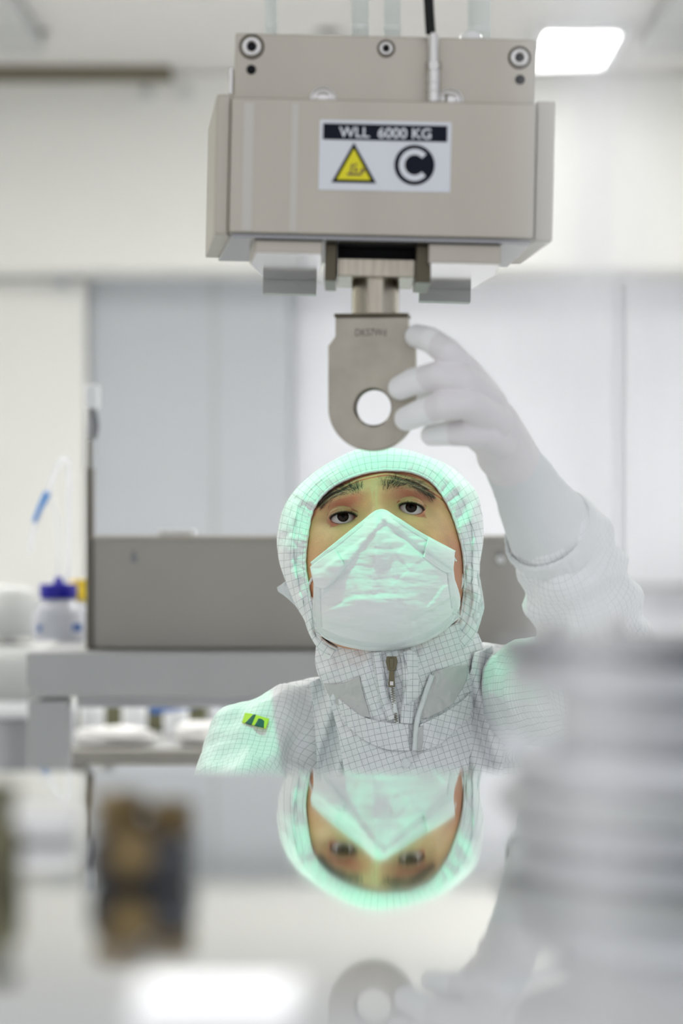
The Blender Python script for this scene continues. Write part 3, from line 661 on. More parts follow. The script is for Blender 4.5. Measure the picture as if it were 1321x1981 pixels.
def ring_loft(name, pts, m, parent, rib=0, nrib=60, n=96, steps=60, thick=0, sx=1.0, label=None):
    C = catmull([p for p, r in pts], steps); R = np.interp(np.linspace(0, len(pts)-1, steps), range(len(pts)), [r for p, r in pts])
    V = np.zeros((steps, n, 3)); up = Vector((0, 1, 0))
    for i, p in enumerate(C):
        d = (C[min(i+1, steps-1)]-C[max(i-1, 0)]).normalized(); s = d.cross(up).normalized(); up = s.cross(d).normalized()
        for k in range(n):
            a = 2*PI*k/n; r = R[i]+rib*math.sin(a*nrib)+.0008*fbm(math.cos(a)*2, math.sin(a)*2, i/8.)
            V[i, k] = p+s*math.cos(a)*r*sx+up*math.sin(a)*r
    return grid_mesh(name, V, closed_u=True, parent=parent, m=m, thick=thick, label=label)
# ================================================================ the worker
w = thing('person', 'person in white cleanroom hood and mask, looking up, gloved hand on the lifting eye', 'person', (P(740, 0, 2.62).x, 2.72, 0))
K_ = 2170.0; FX, FY = 738.0, 1066.0
EYES = ((662, 1009, 663.5, 1003.0, 24, 9.8, 8.8, -6), (794, 991, 795.5, 985.0, 23, 9.8, 8.8, 8))   # ball x,y; opening x,y; half width, upper, lower, tilt
def g2(x, y, cx, cy, sx, sy, a=0):
    a = math.radians(a); dx, dy = x-cx, y-cy; u = dx*math.cos(a)+dy*math.sin(a); v = -dx*math.sin(a)+dy*math.cos(a)
    return math.exp(-.5*((u/sx)**2+(v/sy)**2))
AX, BZ_, AY, KS = .0755, .0915, .098, .36
def pwf(c):
    q = max(0, min(1, (.35-c)/1.0)); return 2.0+.6*q*q*(3-2*q)
def D_base(px, py):
    X = (px-FX)/K_; Z = (FY-py)/K_; cc = (Z/BZ_)/max(1e-6, math.hypot(X/AX, Z/BZ_)); pw = pwf(cc); e = abs(X/AX)**pw+abs(Z/BZ_)**pw
    return 2.590-AY*math.sqrt(max(0, 1-e))**.92+KS*Z*(1 if e < 1 else 1)
def D_face(px, py):
    D = D_base(px, py)
    D -= .0055*g2(px, py, 664, 957, 44, 10, -22)+.0055*g2(px, py, 800, 943, 44, 10, 20)      # brow ridges
    D += .0115*g2(px, py, 672, 993, 34, 18, -8)+.0115*g2(px, py, 788, 976, 34, 18, 8)        # sockets
    D += .003*g2(px, py, 700, 985, 12, 18)+.003*g2(px, py, 752, 978, 12, 18)
    D -= .007*g2(px, py, 729, 985, 13, 40)+.016*g2(px, py, 735, 1050, 24, 45)                 # nose
    D -= .004*g2(px, py, 640, 1070, 30, 30)+.004*g2(px, py, 850, 1055, 30, 30)                # cheekbones
    D -= .010*g2(px, py, 740, 1170, 50, 60)                                                   # mouth and chin
    # forehead wrinkles follow the brow arch
    arch = py-(916+((px-735)/110.0)**2*42+ (735-px)*.06)
    wv = math.exp(-((arch-4)/8.0)**2)
    D += -.0018*wv*math.sin(arch/1.7+.9*math.sin(px/23.0)+.4*math.sin(px/9.))
    D += .0007*math.exp(-((px-722)/3.2)**2-((py-955)/16)**2)
    best = D
    for bx, by, ox, oy, hw, hu, hl, tl in EYES:
        if abs(px-ox) < 44 and abs(py-oy) < 34:
            a = math.radians(tl); dx, dy = px-ox, py-oy
            u = (dx*math.cos(a)+dy*math.sin(a))/hw; v = (dx*math.sin(a)-dy*math.cos(a))     # v up
            rb = 27.5; dd = ((px-bx)**2+(py-by)**2)/(rb*1.10)**2
            Dc = BALL[(bx, by)]
            lid = Dc-rb*1.07/K_*math.sqrt(max(0, 1-dd)) if dd < 1 else 9
            d2 = best-lid; kk = .004
            hh = max(0.0, min(1.0, .5+.5*d2/kk)); best = best*(1-hh)+lid*hh-kk*hh*(1-hh)*.6 if lid < 8 else best
            # lid crease
            cr = v-(hu+7.5)*(1-.35*u*u); best += .0013*math.exp(-(cr/1.8)**2)*(abs(u) < 1.25)
            cl = v+(hl+8)*(1-.4*u*u); best += .0006*math.exp(-(cl/2.2)**2)*(abs(u) < 1.1)
            if abs(u) < 1:
                up = hu*(1-u*u)**.62; lo = -hl*(1-u*u)**.72
                ins = min(up-v, v-lo)
                if ins > -1.3:
                    s = min(1, (ins+1.3)/1.6); best = best*(1-s)+(Dc-rb/K_*.35)*s if s > 0 else best
    return best
BALL = {}
for bx, by, ox, oy, *_ in EYES:
    BALL[(bx, by)] = D_base(bx, by)+.0098-.0015+27.5/K_*.80      # centre of the eyeball
NA, NR = 520, 270
def suf(t_):
    pw = pwf(math.cos(t_))
    return 1/(abs(math.sin(t_))**pw+abs(math.cos(t_))**pw)**(1/pw)
Vv = np.zeros((NR+60, NA, 3)); RX, RZ = AX*K_, BZ_*K_
for i in range(NR+60):
    for j in range(NA):
        t_ = 2*PI*j/NA
        if i < NR:
            s = math.sin((i+.02)/(NR-1)*PI/2*.985)*suf(t_); px, py = FX+RX*s*math.sin(t_), FY-RZ*s*math.cos(t_); Vv[i, j] = P(px, py, D_face(px, py))
        else:
            q = (i-NR+1)/60; s = math.cos(q*PI/2)*math.sin(PI/2*.985)*suf(t_); px, py = FX+RX*s*math.sin(t_), FY-RZ*s*math.cos(t_)
            Vv[i, j] = P(px, py, 2.592+.088*math.sin(q*PI/2)+KS*(FY-py)/K_)
me_head = grid_mesh('body', Vv, closed_u=True, m=M['skin'])

def capsules(name, chains, voxel, smooth=6, extra=None):
    """chains: lists of (point, radius) joined with tapered capsules, fused into one surface"""
    bm = bmesh.new()
    for ch in chains:
        for (p, r) in ch: bmesh.ops.create_icosphere(bm, subdivisions=3, radius=r, matrix=Matrix.Translation(p))
        for (p, r), (q, s) in zip(ch, ch[1:]):
            n = max(2, int((Vector(q)-Vector(p)).length/(min(r, s)*.35)))
            for k in range(1, n):
                u = k/n; bmesh.ops.create_icosphere(bm, subdivisions=3, radius=r*(1-u)+s*u, matrix=Matrix.Translation(Vector(p).lerp(Vector(q), u)))
    for (c, rad) in (extra or []):
        bmesh.ops.create_icosphere(bm, subdivisions=4, radius=1, matrix=Matrix.Translation(c) @ Matrix.Diagonal((*rad, 1)))
    me = bpy.data.meshes.new(name+'_raw'); bm.to_mesh(me); bm.free()
    o = bpy.data.objects.new(name+'_raw', me); COL.objects.link(o)
    m = o.modifiers.new('r', 'REMESH'); m.mode = 'VOXEL'; m.voxel_size = voxel
    s = o.modifiers.new('s', 'SMOOTH'); s.factor = .5; s.iterations = smooth
    bpy.context.view_layer.update()
    out = bpy.data.meshes.new_from_object(o.evaluated_get(bpy.context.evaluated_depsgraph_get()))
    out.materials.clear(); bpy.data.objects.remove(o); return out

# skeleton
NECK0, NECK1 = P(745, 1180, 2.60), P(760, 1370, 2.665)
S1, E1, W1 = P(508, 1440, 2.64), P(452, 1650, 2.52), P(560, 1800, 2.26)
S2, E2 = P(1010, 1340, 2.62), P(1168, 1318, 2.385)
WR = P(985, 888, 2.215); F1 = P(1045, 985, 2.255); F2 = P(1100, 1085, 2.30); F3 = P(1140, 1200, 2.345)
CH, WA, HP = P(765, 1640, 2.72), P(765, 2000, 2.75), Vector((.045, 2.76, .56))
KN = (Vector((-.08, 2.36, .53)), Vector((.20, 2.36, .53))); AN = (Vector((-.08, 2.40, .09)), Vector((.20, 2.40, .09)))
me = capsules('body', [[(NECK0, .052), (NECK1, .048), (CH, .065), (WA, .07), (HP, .10)], [(S1, .034), (E1, .034), (W1, .022)], [(CH, .06), (S1, .028)], [(CH, .06), (S2+Vector((0, .03, 0)), .024)], [(S2+Vector((0, .01, 0)), .028), (E2, .036), (F2, .026), (WR, .014)],
     [(HP+Vector((-.08, 0, 0)), .07), (KN[0], .055), (AN[0], .036)], [(HP+Vector((.08, 0, 0)), .07), (KN[1], .055), (AN[1], .036)]], .008, 3)
# one body: head and trunk in the same mesh
bmj = bmesh.new(); bmj.from_mesh(me_head.data)
ofs = me_head.location
bmesh.ops.translate(bmj, verts=bmj.verts, vec=ofs); bmj.from_mesh(me)
bpy.data.objects.remove(me_head); mj = bpy.data.meshes.new('body'); bmj.to_mesh(mj); bmj.free()
fl = mj.attributes.new('flush', 'FLOAT', 'POINT')
vals = np.zeros(len(mj.vertices), np.float32); brv = vals.copy(); bl_ = mj.attributes.new('brow', 'FLOAT', 'POINT')
for i, v in enumerate(mj.vertices):
    if v.co.y < 2.62 and v.co.z > 1.05:
        px, py = 660.5+v.co.x/v.co.y*F, HZ-(v.co.z-CAMZ)/v.co.y*F
        vals[i] = min(1, .9*g2(px, py, 650, 985, 26, 16, -20)+.75*g2(px, py, 682, 996, 14, 12)+.8*g2(px, py, 800, 962, 32, 10, 10)+.6*g2(px, py, 768, 980, 14, 16)+.55*g2(px, py, 640, 1008, 22, 8)+.5*g2(px, py, 828, 990, 16, 16)
                      +.55*math.exp(-((py-(912+((px-745)/110.)**2*45))/5.)**2)+.6*g2(px, py, 890, 1120, 22, 70))
        brv[i] = min(1, .7*g2(px, py, 664, 950, 32, 7, -18)+.6*g2(px, py, 632, 965, 16, 8, -45)+.9*g2(px, py, 786, 937, 30, 8, 6)+.7*g2(px, py, 822, 952, 16, 7, 38))
mj.attributes['flush'].data.foreach_set('value', vals); mj.attributes['brow'].data.foreach_set('value', brv)
body = link('body', mj, M['skin'], w)

# eyes
for (bx, by, ox, oy, hw, hu, hl, tl), g in zip(EYES, ((.06, -.92, .33), (.04, -.92, .33))):
    c = P(bx, by, BALL[(bx, by)]); r = 27.0/K_
    bm = bmesh.new(); bmesh.ops.create_uvsphere(bm, u_segments=48, v_segments=32, radius=r)
    # the iris looks along local -Y: bulge the cornea slightly
    for v in bm.verts:
        q = math.hypot(v.co.x, v.co.z)
        if v.co.y < 0 and q < .0062: v.co.y -= .0009*(1-(q/.0062)**2)
    me = bpy.data.meshes.new('eye'); bm.to_mesh(me); bm.free(); me.polygons.foreach_set('use_smooth', [True]*len(me.polygons)); me.materials.append(M['eye'])
    o = bpy.data.objects.new('eye', me); COL.objects.link(o); o.parent = w; o.location = c-Vector(w.location); o['label'] = 'dark brown eye looking up'
    tgt = P(ox, oy-5.0, BALL[(bx, by)]-r*.95)-c
    o.rotation_euler = tgt.to_track_quat('-Y', 'Z').to_euler()
# brows and lashes, hair by hair
def strand(bm, pts, r, n=4):
    C = catmull(pts, 5)
    rings = []
    for i, p in enumerate(C):
        d = (C[min(i+1, 4)]-C[max(i-1, 0)]).normalized(); s = d.cross(Vector((.1, 1, .1))).normalized(); t2 = s.cross(d); R = r*(1-i/4.3)
        rings.append([bm.verts.new(p+(s*math.cos(2*PI*k/n)+t2*math.sin(2*PI*k/n))*R) for k in range(n)])
    for A, B in zip(rings, rings[1:]):
        for k in range(n): bm.faces.new((A[k], A[(k+1) % n], B[(k+1) % n], B[k]))
for line, wd, sgn in (([(702, 946), (682, 943), (656, 948), (634, 960), (617, 978)], 10, -1), ([(738, 942), (758, 934), (784, 931), (812, 942), (838, 962)], 10, 1)):
    bm = bmesh.new(); C = spl(line, 60)
    for k in range(1000):
        t_ = random.random()**.9; i = int(t_*58); f = t_*58-i; x, y = C[i]*(1-f)+C[i+1]*f
        tx, ty = C[i+1]-C[i]; L_ = math.hypot(tx, ty); tx, ty = tx/L_, ty/L_
        if random.random() < .6*(1-min(1, t_*3.5)): continue
        q = random.gauss(0, .5); wid = wd*(1.25-.45*t_)
        nx, ny = -ty*sgn, tx*sgn                   # towards the eye
        x += nx*q*wid+random.uniform(-1, 1); y += ny*q*wid+random.uniform(-1, 1)
        lean = (1-t_)**1.3*1.25-q*.35+random.uniform(-.22, .22)      # upright near the nose, lying along the brow outside
        dx, dy = tx*math.cos(lean)-nx*math.sin(lean), ty*math.cos(lean)-ny*math.sin(lean); ln = random.uniform(7, 13)
        pts = [P(x, y, D_face(x, y)+.0002), P(x+dx*ln*.5, y+dy*ln*.5, D_face(x+dx*ln*.5, y+dy*ln*.5)-.0009), P(x+dx*ln, y+dy*ln, D_face(x+dx*ln, y+dy*ln)-.0004)]
        strand(bm, pts, .000095)
    fin('eyebrow', bm, M['hair'], w, True, label='dark brown eyebrow')
for bx, by, ox, oy, hw, hu, hl, tl in EYES:
    bm = bmesh.new(); a = math.radians(tl)
    for k in range(110):
        u = -1.0+2.05*k/109; v = hu*max(0, 1-u*u)**.62+.6; dx, dy = u*hw, -v
        x, y = ox+dx*math.cos(a)-dy*math.sin(a), oy+dx*math.sin(a)+dy*math.cos(a)
        D = D_face(x, y-2.2)-.0003; out = u*4.5; ln = random.uniform(4.5, 7)
        strand(bm, [P(x, y, D), P(x+out*.5, y-ln*.2, D-.003), P(x+out, y-ln, D-.0048)], .00030)
    for k in range(34):
        u = -.9+1.8*k/33; v = -hl*(1-u*u)**.72-.6; dx, dy = u*hw, -v
        x, y = ox+dx*math.cos(a)-dy*math.sin(a), oy+dx*math.sin(a)+dy*math.cos(a); D = D_face(x, y+2.2)-.0002
        strand(bm, [P(x, y, D), P(x+u*1.5, y+1.2, D-.0012), P(x+u*2.5, y+3.2, D-.0014)], .00010)
    fin('eyelashes', bm, M['lash'], w, True)

# ---- face mask
L0 = [(603, 1088), (650, 1050), (700, 1010), (735, 986), (765, 1000), (812, 1030), (879, 1066)]
L1 = [(605, 1112), (655, 1085), (705, 1050), (737, 1028), (768, 1036), (820, 1062), (877, 1090)]
L2 = [(608, 1134), (660, 1115), (705, 1095), (738, 1085), (775, 1088), (825, 1098), (876, 1112)]
L3 = [(606, 1175), (660, 1165), (705, 1160), (740, 1158), (780, 1158), (830, 1155), (888, 1150)]
L4 = [(610, 1218), (660, 1224), (705, 1226), (742, 1226), (785, 1222), (835, 1208), (889, 1180)]
L5 = [(612, 1226), (655, 1246), (705, 1257), (745, 1259), (790, 1252), (840, 1232), (888, 1196)]
def D_mask(px, py, u, v):
    fd = D_face(px, py); fd = fd if fd < 2.536 else 2.536+(fd-2.536)*.35
    D = fd-.0058
    c = math.exp(-((px-738)/24.0)**2); D -= .011*c*math.exp(-((py-1035)/50.0)**2)
    D -= .010*math.exp(-((px-742)/95.0)**2-((py-1165)/70.0)**2)
    # pinched pleats running from the bridge to the lower corners
    def fold(x0, y0, x1, y1, wd, amp):
        dx, dy = x1-x0, y1-y0; L_ = math.hypot(dx, dy); t_ = ((px-x0)*dx+(py-y0)*dy)/L_/L_; dist = ((px-x0)*dy-(py-y0)*dx)/L_
        e = math.exp(-max(0, -t_, t_-1)**2*60); return 1.5*amp*e*(1/(1+math.exp(-dist/wd))-.5)*math.exp(-(dist/40)**2)
    D += fold(733, 1018, 632, 1140, 1.6, .0045)+fold(700, 1045, 625, 1100, 1.5, -.0025)
    D += fold(748, 1012, 868, 1098, 1.6, -.004)+fold(770, 1040, 860, 1112, 1.5, .0028)
    D += fold(625, 1182, 690, 1155, 1.8, .003)+fold(690, 1155, 800, 1150, 2.2, .0018)+fold(870, 1160, 800, 1195, 1.5, .003)+fold(620, 1200, 760, 1232, 1.6, -.0028)+fold(760, 1235, 880, 1180, 1.6, -.002)
    D += fold(735, 1020, 722, 1150, 2.6, .0022)+fold(748, 1020, 762, 1110, 2.4, -.0026)+fold(768, 1075, 790, 1100, 1.5, -.002)+fold(830, 1170, 870, 1120, 1.8, .003)
    D += .0014*fbm(px/48., py/26., 3.)+.0012*fbm(px/60., py/13., 8.)+.00006*math.sin(py/3.1+px/40.+2*fbm(px/60., py/60.))*(.3+abs(fbm(px/50., py/50., 5.)))
    D -= .0012*math.exp(-((v-.985)/.045)**2)+.0008*(1/(1+math.exp((v-.93)/.006)))*0
    return D
mk = patch('face_mask', [L0, L1, L2, L3, L4, L5], D_mask, 230, 230, w, M['mask'], .0012, label='pleated white face mask')
def on_mask(px, py): return D_mask(px, py, .5, .5)
def strip_patch(name, line, half, off, m, parent, n=90, k=5, uvs=12, depth=on_mask, wave=0):
    C = spl(line, n); V = np.zeros((k, n, 3)); U = np.zeros((k, n, 2)); acc = 0
    for j in range(n):
        a = C[min(j+1, n-1)]-C[max(j-1, 0)]; a = a/np.hypot(*a); nx, ny = -a[1], a[0]
        if j: acc += np.hypot(*(C[j]-C[j-1]))
        for i in range(k):
            q = (i/(k-1)*2-1); hw = half(j/(n-1)) if callable(half) else half
            x, y = C[j][0]+nx*q*hw, C[j][1]+ny*q*hw
            D = depth(x, y)-off-wave*math.sin(acc*.9)*(1-q*q*.3)-abs(off)*.5*(1-q*q)
            V[i, j] = P(x, y, D); U[i, j] = (acc/uvs, q*hw/uvs)
    return grid_mesh(name, V, U, parent=parent, m=m, thick=.0006)
bl = [(a+(1 if a < 700 else -1), b-9) for a, b in L5]
strip_patch('weld_band', bl, 6.5, .0012, M['maskd'], mk, 120)
strip_patch('weld_band', [(614, 1100), (614, 1160), (618, 1224)], 7, .0011, M['maskd'], mk, 60)
strip_patch('weld_band', [(868, 1078), (872, 1120), (881, 1188)], 7, .0011, M['maskd'], mk, 60)
strip_patch('nose_edge', [(a, b+4) for a, b in L0], 4.5, .0006, M['maskd'], mk, 120)
# folded upper corners
def corner(pts, nm='folded_corner'):
    return patch(nm, pts, lambda x, y, u, v: on_mask(x, y)-.0022-.0016*math.sin(PI*v), 26, 30, mk, M['mask'], .0007)
corner([[(600, 1097), (622, 1080), (648, 1062)], [(604, 1116), (632, 1106), (660, 1082)], [(610, 1136), (634, 1136), (668, 1098)]])
corner([[(879, 1066), (856, 1056), (828, 1040)], [(878, 1086), (852, 1082), (822, 1062)], [(875, 1107), (858, 1106), (818, 1078)]])
for pts in ([(604, 1118), (598, 1132), (599, 1150), (606, 1163), (608, 1172)], [(878, 1080), (888, 1096), (893, 1112), (894, 1128), (890, 1140)]):
    bm = bmesh.new(); tube(bm, [P(x, y, D_face(x, y)-.003 if abs(x-FX) < 150 else 2.553) for x, y in pts], .0012, 8, 30); fin('ear_loop', bm, M['mask'], mk, True)

# ---- hood around the face
HCX, HCY = 742.0, 1066.0
INN = [(745, 911), (705, 917), (660, 934), (628, 957), (606, 990), (596, 1040), (592, 1090), (598, 1135), (606, 1175), (616, 1225), (660, 1256), (745, 1266), (830, 1246), (880, 1205), (892, 1170), (896, 1120), (894, 1070), (882, 1020), (864, 975), (835, 935), (795, 915)]
OUTL = [(735, 864), (690, 871), (645, 892), (603, 920), (572, 948), (549, 985), (538, 1035), (540, 1080), (552, 1120), (570, 1165), (590, 1200), (612, 1248), (660, 1305), (745, 1322), (840, 1300), (900, 1252), (922, 1215), (932, 1170), (925, 1110), (934, 1040), (930, 985), (915, 945), (865, 902), (800, 876)]
def polar(poly):
    p = spl(poly+[poly[0]], 400)[:-1]; a = np.arctan2(p[:, 0]-HCX, -(p[:, 1]-HCY)) % (2*PI); r = np.hypot(p[:, 0]-HCX, p[:, 1]-HCY)
    k = np.argsort(a); a, r = a[k], r[k]; return np.r_[a-2*PI, a, a+2*PI], np.r_[r, r, r]
ai, ri = polar(INN); ao, ro = polar(OUTL)
NH, NS, NB = 420, 110, 40
V = np.zeros((NS+NB, NH, 3)); U = np.zeros((NS+NB, NH, 2))
for j in range(NH):
    t_ = 2*PI*j/NH; r0 = np.interp(t_, ai, ri); r1 = np.interp(t_, ao, ro); sx, cz_ = math.sin(t_), math.cos(t_)
    x0, y0 = HCX+r0*sx, HCY-r0*cz_; Din = min(D_face(x0, y0), 2.572)-.0035
    if t_ > PI*.8 and t_ < PI*1.2: Din += 0
    x1, y1 = HCX+r1*sx, HCY-r1*cz_; Dout = 2.600+KS*(HCY-y1)/K_*.8
    side = abs(sx)**2
    for i in range(NS+NB):
        if i < NS:
            s = i/(NS-1); r = r0+(r1-r0)*s; x, y = HCX+r*sx, HCY-r*cz_
            D = Din+(Dout-Din)*(1-math.sqrt(max(0, 1-s**2.2))*1.0)
            if s < .03: D += .003*(1-s/.03)
            D -= .0016*math.exp(-((s-.06)/.035)**2)+.0006*math.sin(t_*95)*math.exp(-((s-.10)/.07)**2)
            # side seams and overlapping flap
            D -= side*(.004/(1+math.exp(-(s-.52+.05*math.sin(3*t_))/.015)))-.002*side*math.exp(-((s-.50+.05*math.sin(3*t_))/.02)**2)
            lowr = max(0, -cz_+.25)
            wr = fbm(x/34., y/34., 1.)*.0032+fbm(x/13., y/30., 4.)*.0014
            wr += .0022*math.sin(t_*23+4*s+2*fbm(x/50., y/50.))*s*(1-s)*4*(side*.6+lowr*.6)
            D += wr*min(1, s*5)*(.35+.9*side+.5*lowr)
            V[i, j] = P(x, y, D)
            U[i, j] = (t_*165/12.0, (r-r0)/12.0)
        else:
            q = (i-NS+1)/NB; f = math.cos(q*PI/2); wob = 1+.015*fbm(sx*3, cz_*3, q*3)
            V[i, j] = P(HCX+r1*sx*f*wob, HCY-r1*cz_*f*wob, Dout+.105*math.sin(q*PI/2)); U[i, j] = (t_*165/12.0, (r1-r0)/12.0+q*18)
hood = grid_mesh('hood', V, U, closed_u=True, parent=w, m=M['cloth'], thick=.0012, label='white hood with fine grid pattern')
# hem piping round the face opening
bm = bmesh.new(); pts = []
Cc = spl(INN+[INN[0]], 80)
V = np.zeros((7, 300, 3)); Cc = spl(INN+[INN[0]], 300)
for j in range(300):
    x, y = Cc[j]; d = np.array([x-HCX, y-HCY]); d /= np.hypot(*d); Dd = min(D_face(x, y), 2.572)-.0045
    for i in range(7):
        a_ = PI*i/6; rr_ = 2.6+.5*math.sin(j*1.1); V[i, j] = P(x+d[0]*(2-rr_*math.cos(a_)), y+d[1]*(2-rr_*math.cos(a_)), Dd-.0016*math.sin(a_))
grid_mesh('hem', V, parent=hood, m=M['hem'])
# loose flap of the hood at the lower left
patch('hood_flap', [[(536, 1136), (552, 1126), (566, 1120)], [(540, 1145), (566, 1160), (585, 1165)], [(560, 1150), (590, 1195), (606, 1215)], [(590, 1200), (602, 1222), (614, 1240)]],
      lambda x, y, u, v: 2.585-.006*math.sin(PI*u)+.003*fbm(x/12., y/12.), 30, 40, hood, M['hem'], .001)
patch('hood_flap', [[(905, 1085), (918, 1092), (926, 1110)], [(908, 1120), (924, 1140), (935, 1165)], [(900, 1165), (922, 1185), (934, 1185)], [(896, 1200), (912, 1218), (922, 1224)]],
      lambda x, y, u, v: 2.578-.006*math.sin(PI*u)+.003*fbm(x/12., y/12.), 30, 40, hood, M['hem'], .001)

# ---- neck part of the hood
def D_neck(px, py):
    c = 768+.02*(py-1250); hw = 160+(0 if py < 1350 else (py-1350)*.35)
    D = 2.522+.075*min(1.35, abs((px-c)/hw))**2.2-.00006*max(0, py-1330)*1.0
    D += .010*math.exp(-((py-1395)/28.0)**2)*math.exp(-((px-765)/170)**2)*0-.014*math.exp(-((py-1300)/45.0)**2)
    D += .0052*fbm(px/34., py/44., 6.)+.0010*fbm(px/11., py/22., 9.)
    D += .002*math.sin(py/6.0+px/30.0+2*fbm(px/60., py/60., 2.))*math.exp(-((py-1300)/50.0)**2)*(.3+abs(px-768)/160.)*.45
    return D
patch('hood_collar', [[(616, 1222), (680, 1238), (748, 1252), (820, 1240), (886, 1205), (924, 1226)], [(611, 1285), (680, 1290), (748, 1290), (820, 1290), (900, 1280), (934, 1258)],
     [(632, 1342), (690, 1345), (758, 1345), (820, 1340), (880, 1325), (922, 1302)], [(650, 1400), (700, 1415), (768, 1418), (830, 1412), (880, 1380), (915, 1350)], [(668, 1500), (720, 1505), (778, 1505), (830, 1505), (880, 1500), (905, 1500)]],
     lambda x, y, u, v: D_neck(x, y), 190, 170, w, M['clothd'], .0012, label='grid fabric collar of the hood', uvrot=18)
col_ = bpy.data.objects['hood_collar']
nk = lambda off: (lambda x, y, u, v: D_neck(x, y)-off)
nkd = lambda off: (lambda x, y: D_neck(x, y)-off)
ring_loft('nape_cover', [(P(742, 1190, 2.635), .064), (P(750, 1270, 2.65), .062), (P(765, 1360, 2.68), .075), (P(768, 1440, 2.69), .085)], M['hem'], w, 0, 1, 64, 24, label='plain white nape of the hood')
# smooth insert panels
patch('insert_panel', [[(626, 1322), (660, 1322), (695, 1308)], [(640, 1350), (668, 1350), (702, 1340)], [(662, 1372), (690, 1385), (716, 1388)]], nk(.0024), 40, 40, col_, M['insert'], .0008, label='smooth grey insert')
patch('insert_panel', [[(836, 1300), (870, 1290), (905, 1284)], [(824, 1340), (862, 1330), (900, 1320)], [(812, 1392), (838, 1384), (872, 1366)]], nk(.0024), 40, 40, col_, M['insert'], .0008, label='smooth grey insert')
# yoke band crossing the chest below
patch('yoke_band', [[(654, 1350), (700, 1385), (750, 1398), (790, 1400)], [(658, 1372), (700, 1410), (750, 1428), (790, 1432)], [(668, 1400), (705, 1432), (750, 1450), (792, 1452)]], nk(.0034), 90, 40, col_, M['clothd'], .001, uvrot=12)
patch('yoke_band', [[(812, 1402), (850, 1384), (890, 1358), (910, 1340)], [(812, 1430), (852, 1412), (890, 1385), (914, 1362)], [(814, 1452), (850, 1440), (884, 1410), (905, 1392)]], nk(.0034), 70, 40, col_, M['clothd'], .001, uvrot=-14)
# placket each side of the zip, opening, ribbon
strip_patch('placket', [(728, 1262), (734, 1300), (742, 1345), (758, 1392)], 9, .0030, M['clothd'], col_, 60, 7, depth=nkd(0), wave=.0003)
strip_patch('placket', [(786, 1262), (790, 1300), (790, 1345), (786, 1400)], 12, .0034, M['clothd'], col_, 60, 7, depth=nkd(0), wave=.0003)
strip_patch('placket', [(836, 1306), (820, 1350), (806, 1398), (802, 1452)], 5, .0040, M['hem'], col_, 60, 5, depth=nkd(0))
patch('opening', [[(806, 1408), (812, 1406), (818, 1404)], [(800, 1430), (810, 1430), (818, 1430)], [(799, 1452), (807, 1453), (815, 1452)]], nk(.0046), 12, 16, col_, M['insert'], .0006)
patch('ribbon', [[(780, 1262), (792, 1258), (806, 1264)], [(786, 1285), (797, 1284), (808, 1288)], [(790, 1310), (803, 1308), (810, 1318)], [(782, 1340), (796, 1334), (814, 1340)], [(780, 1367), (793, 1360), (804, 1352)]],
      lambda x, y, u, v: D_neck(x, y)-.0075-.0028*math.sin(v*9+u*2), 22, 60, col_, M['clothd'], .0008)
strip_patch('zip_tape', [(752, 1262), (757, 1300), (760, 1345), (768, 1402)], 5.5, .0024, M['hem'], col_, 60, 5, depth=nkd(0))
zp = thing('zipper', '', 'x'); del zp['label']; del zp['category']; zp.parent = w; zp.location = P(758, 1300, 2.50)-Vector(w.location)
bpy.context.view_layer.update()
def zfin(nm, bm, m):
    bmesh.ops.recalc_face_normals(bm, faces=bm.faces); me = bpy.data.meshes.new(nm); bm.to_mesh(me); bm.free(); me.materials.append(m)
    me.transform(Matrix.Translation(-P(758, 1300, 2.50))); o = bpy.data.objects.new(nm, me); COL.objects.link(o); o.parent = zp
    b = o.modifiers.new('b', 'BEVEL'); b.width = .0003; b.segments = 2; return o
Dz = lambda y: D_neck(757, y)-.0036
bm = bmesh.new(); D = Dz(1283)
prism(bm, ppoly([(748, 1270), (767, 1270), (769, 1280), (765, 1297), (750, 1297), (746, 1280)], D-.003), D-.003, D); zfin('slider', bm, M['zipm'])
bm = bmesh.new(); prism(bm, ppoly([(753, 1273), (762, 1273), (761, 1293), (754, 1293)], D-.005), D-.005, D-.003); zfin('bridge', bm, M['zipm'])
bm = bmesh.new(); D = min(Dz(1300), Dz(1325))-.0022
prism(bm, ppoly([(753, 1293), (762, 1293), (764, 1329), (751, 1329)], D), D-.0012, D); zfin('pull_tab', bm, M['zipm'])
bm = bmesh.new(); prism(bm, ppoly([(754, 1318), (761, 1318), (761, 1326), (754, 1326)], D-.0016), D-.0016, D-.0013); zfin('pull_window', bm, M['steel_pol'])
bm = bmesh.new()
Cz = spl([(758, 1297), (760, 1345), (767, 1400)], 46)
for k, (x, y) in enumerate(Cz): 
    Dq = Dz(y)+.0006; s = 1.2 if k % 2 else -1.2; pbox(bm, x+s-2.6, y-.7, x+s+2.6, y+.7, Dq-.0012, Dq)
o = zfin('teeth', bm, M['zipm']); o.modifiers.clear(); o['kind'] = 'stuff'
bm = bmesh.new(); c = P(785, 1476, D_neck(785, 1476)-.002); lathe(bm, [(0, -.0012), (.0030, -.0014), (.0034, -.002), (.0038, -.002), (.0042, -.001), (.0042, .0012), (0, .0012)], c, 'Y', 32); fin('snap_button', bm, M['hem'], col_, True)

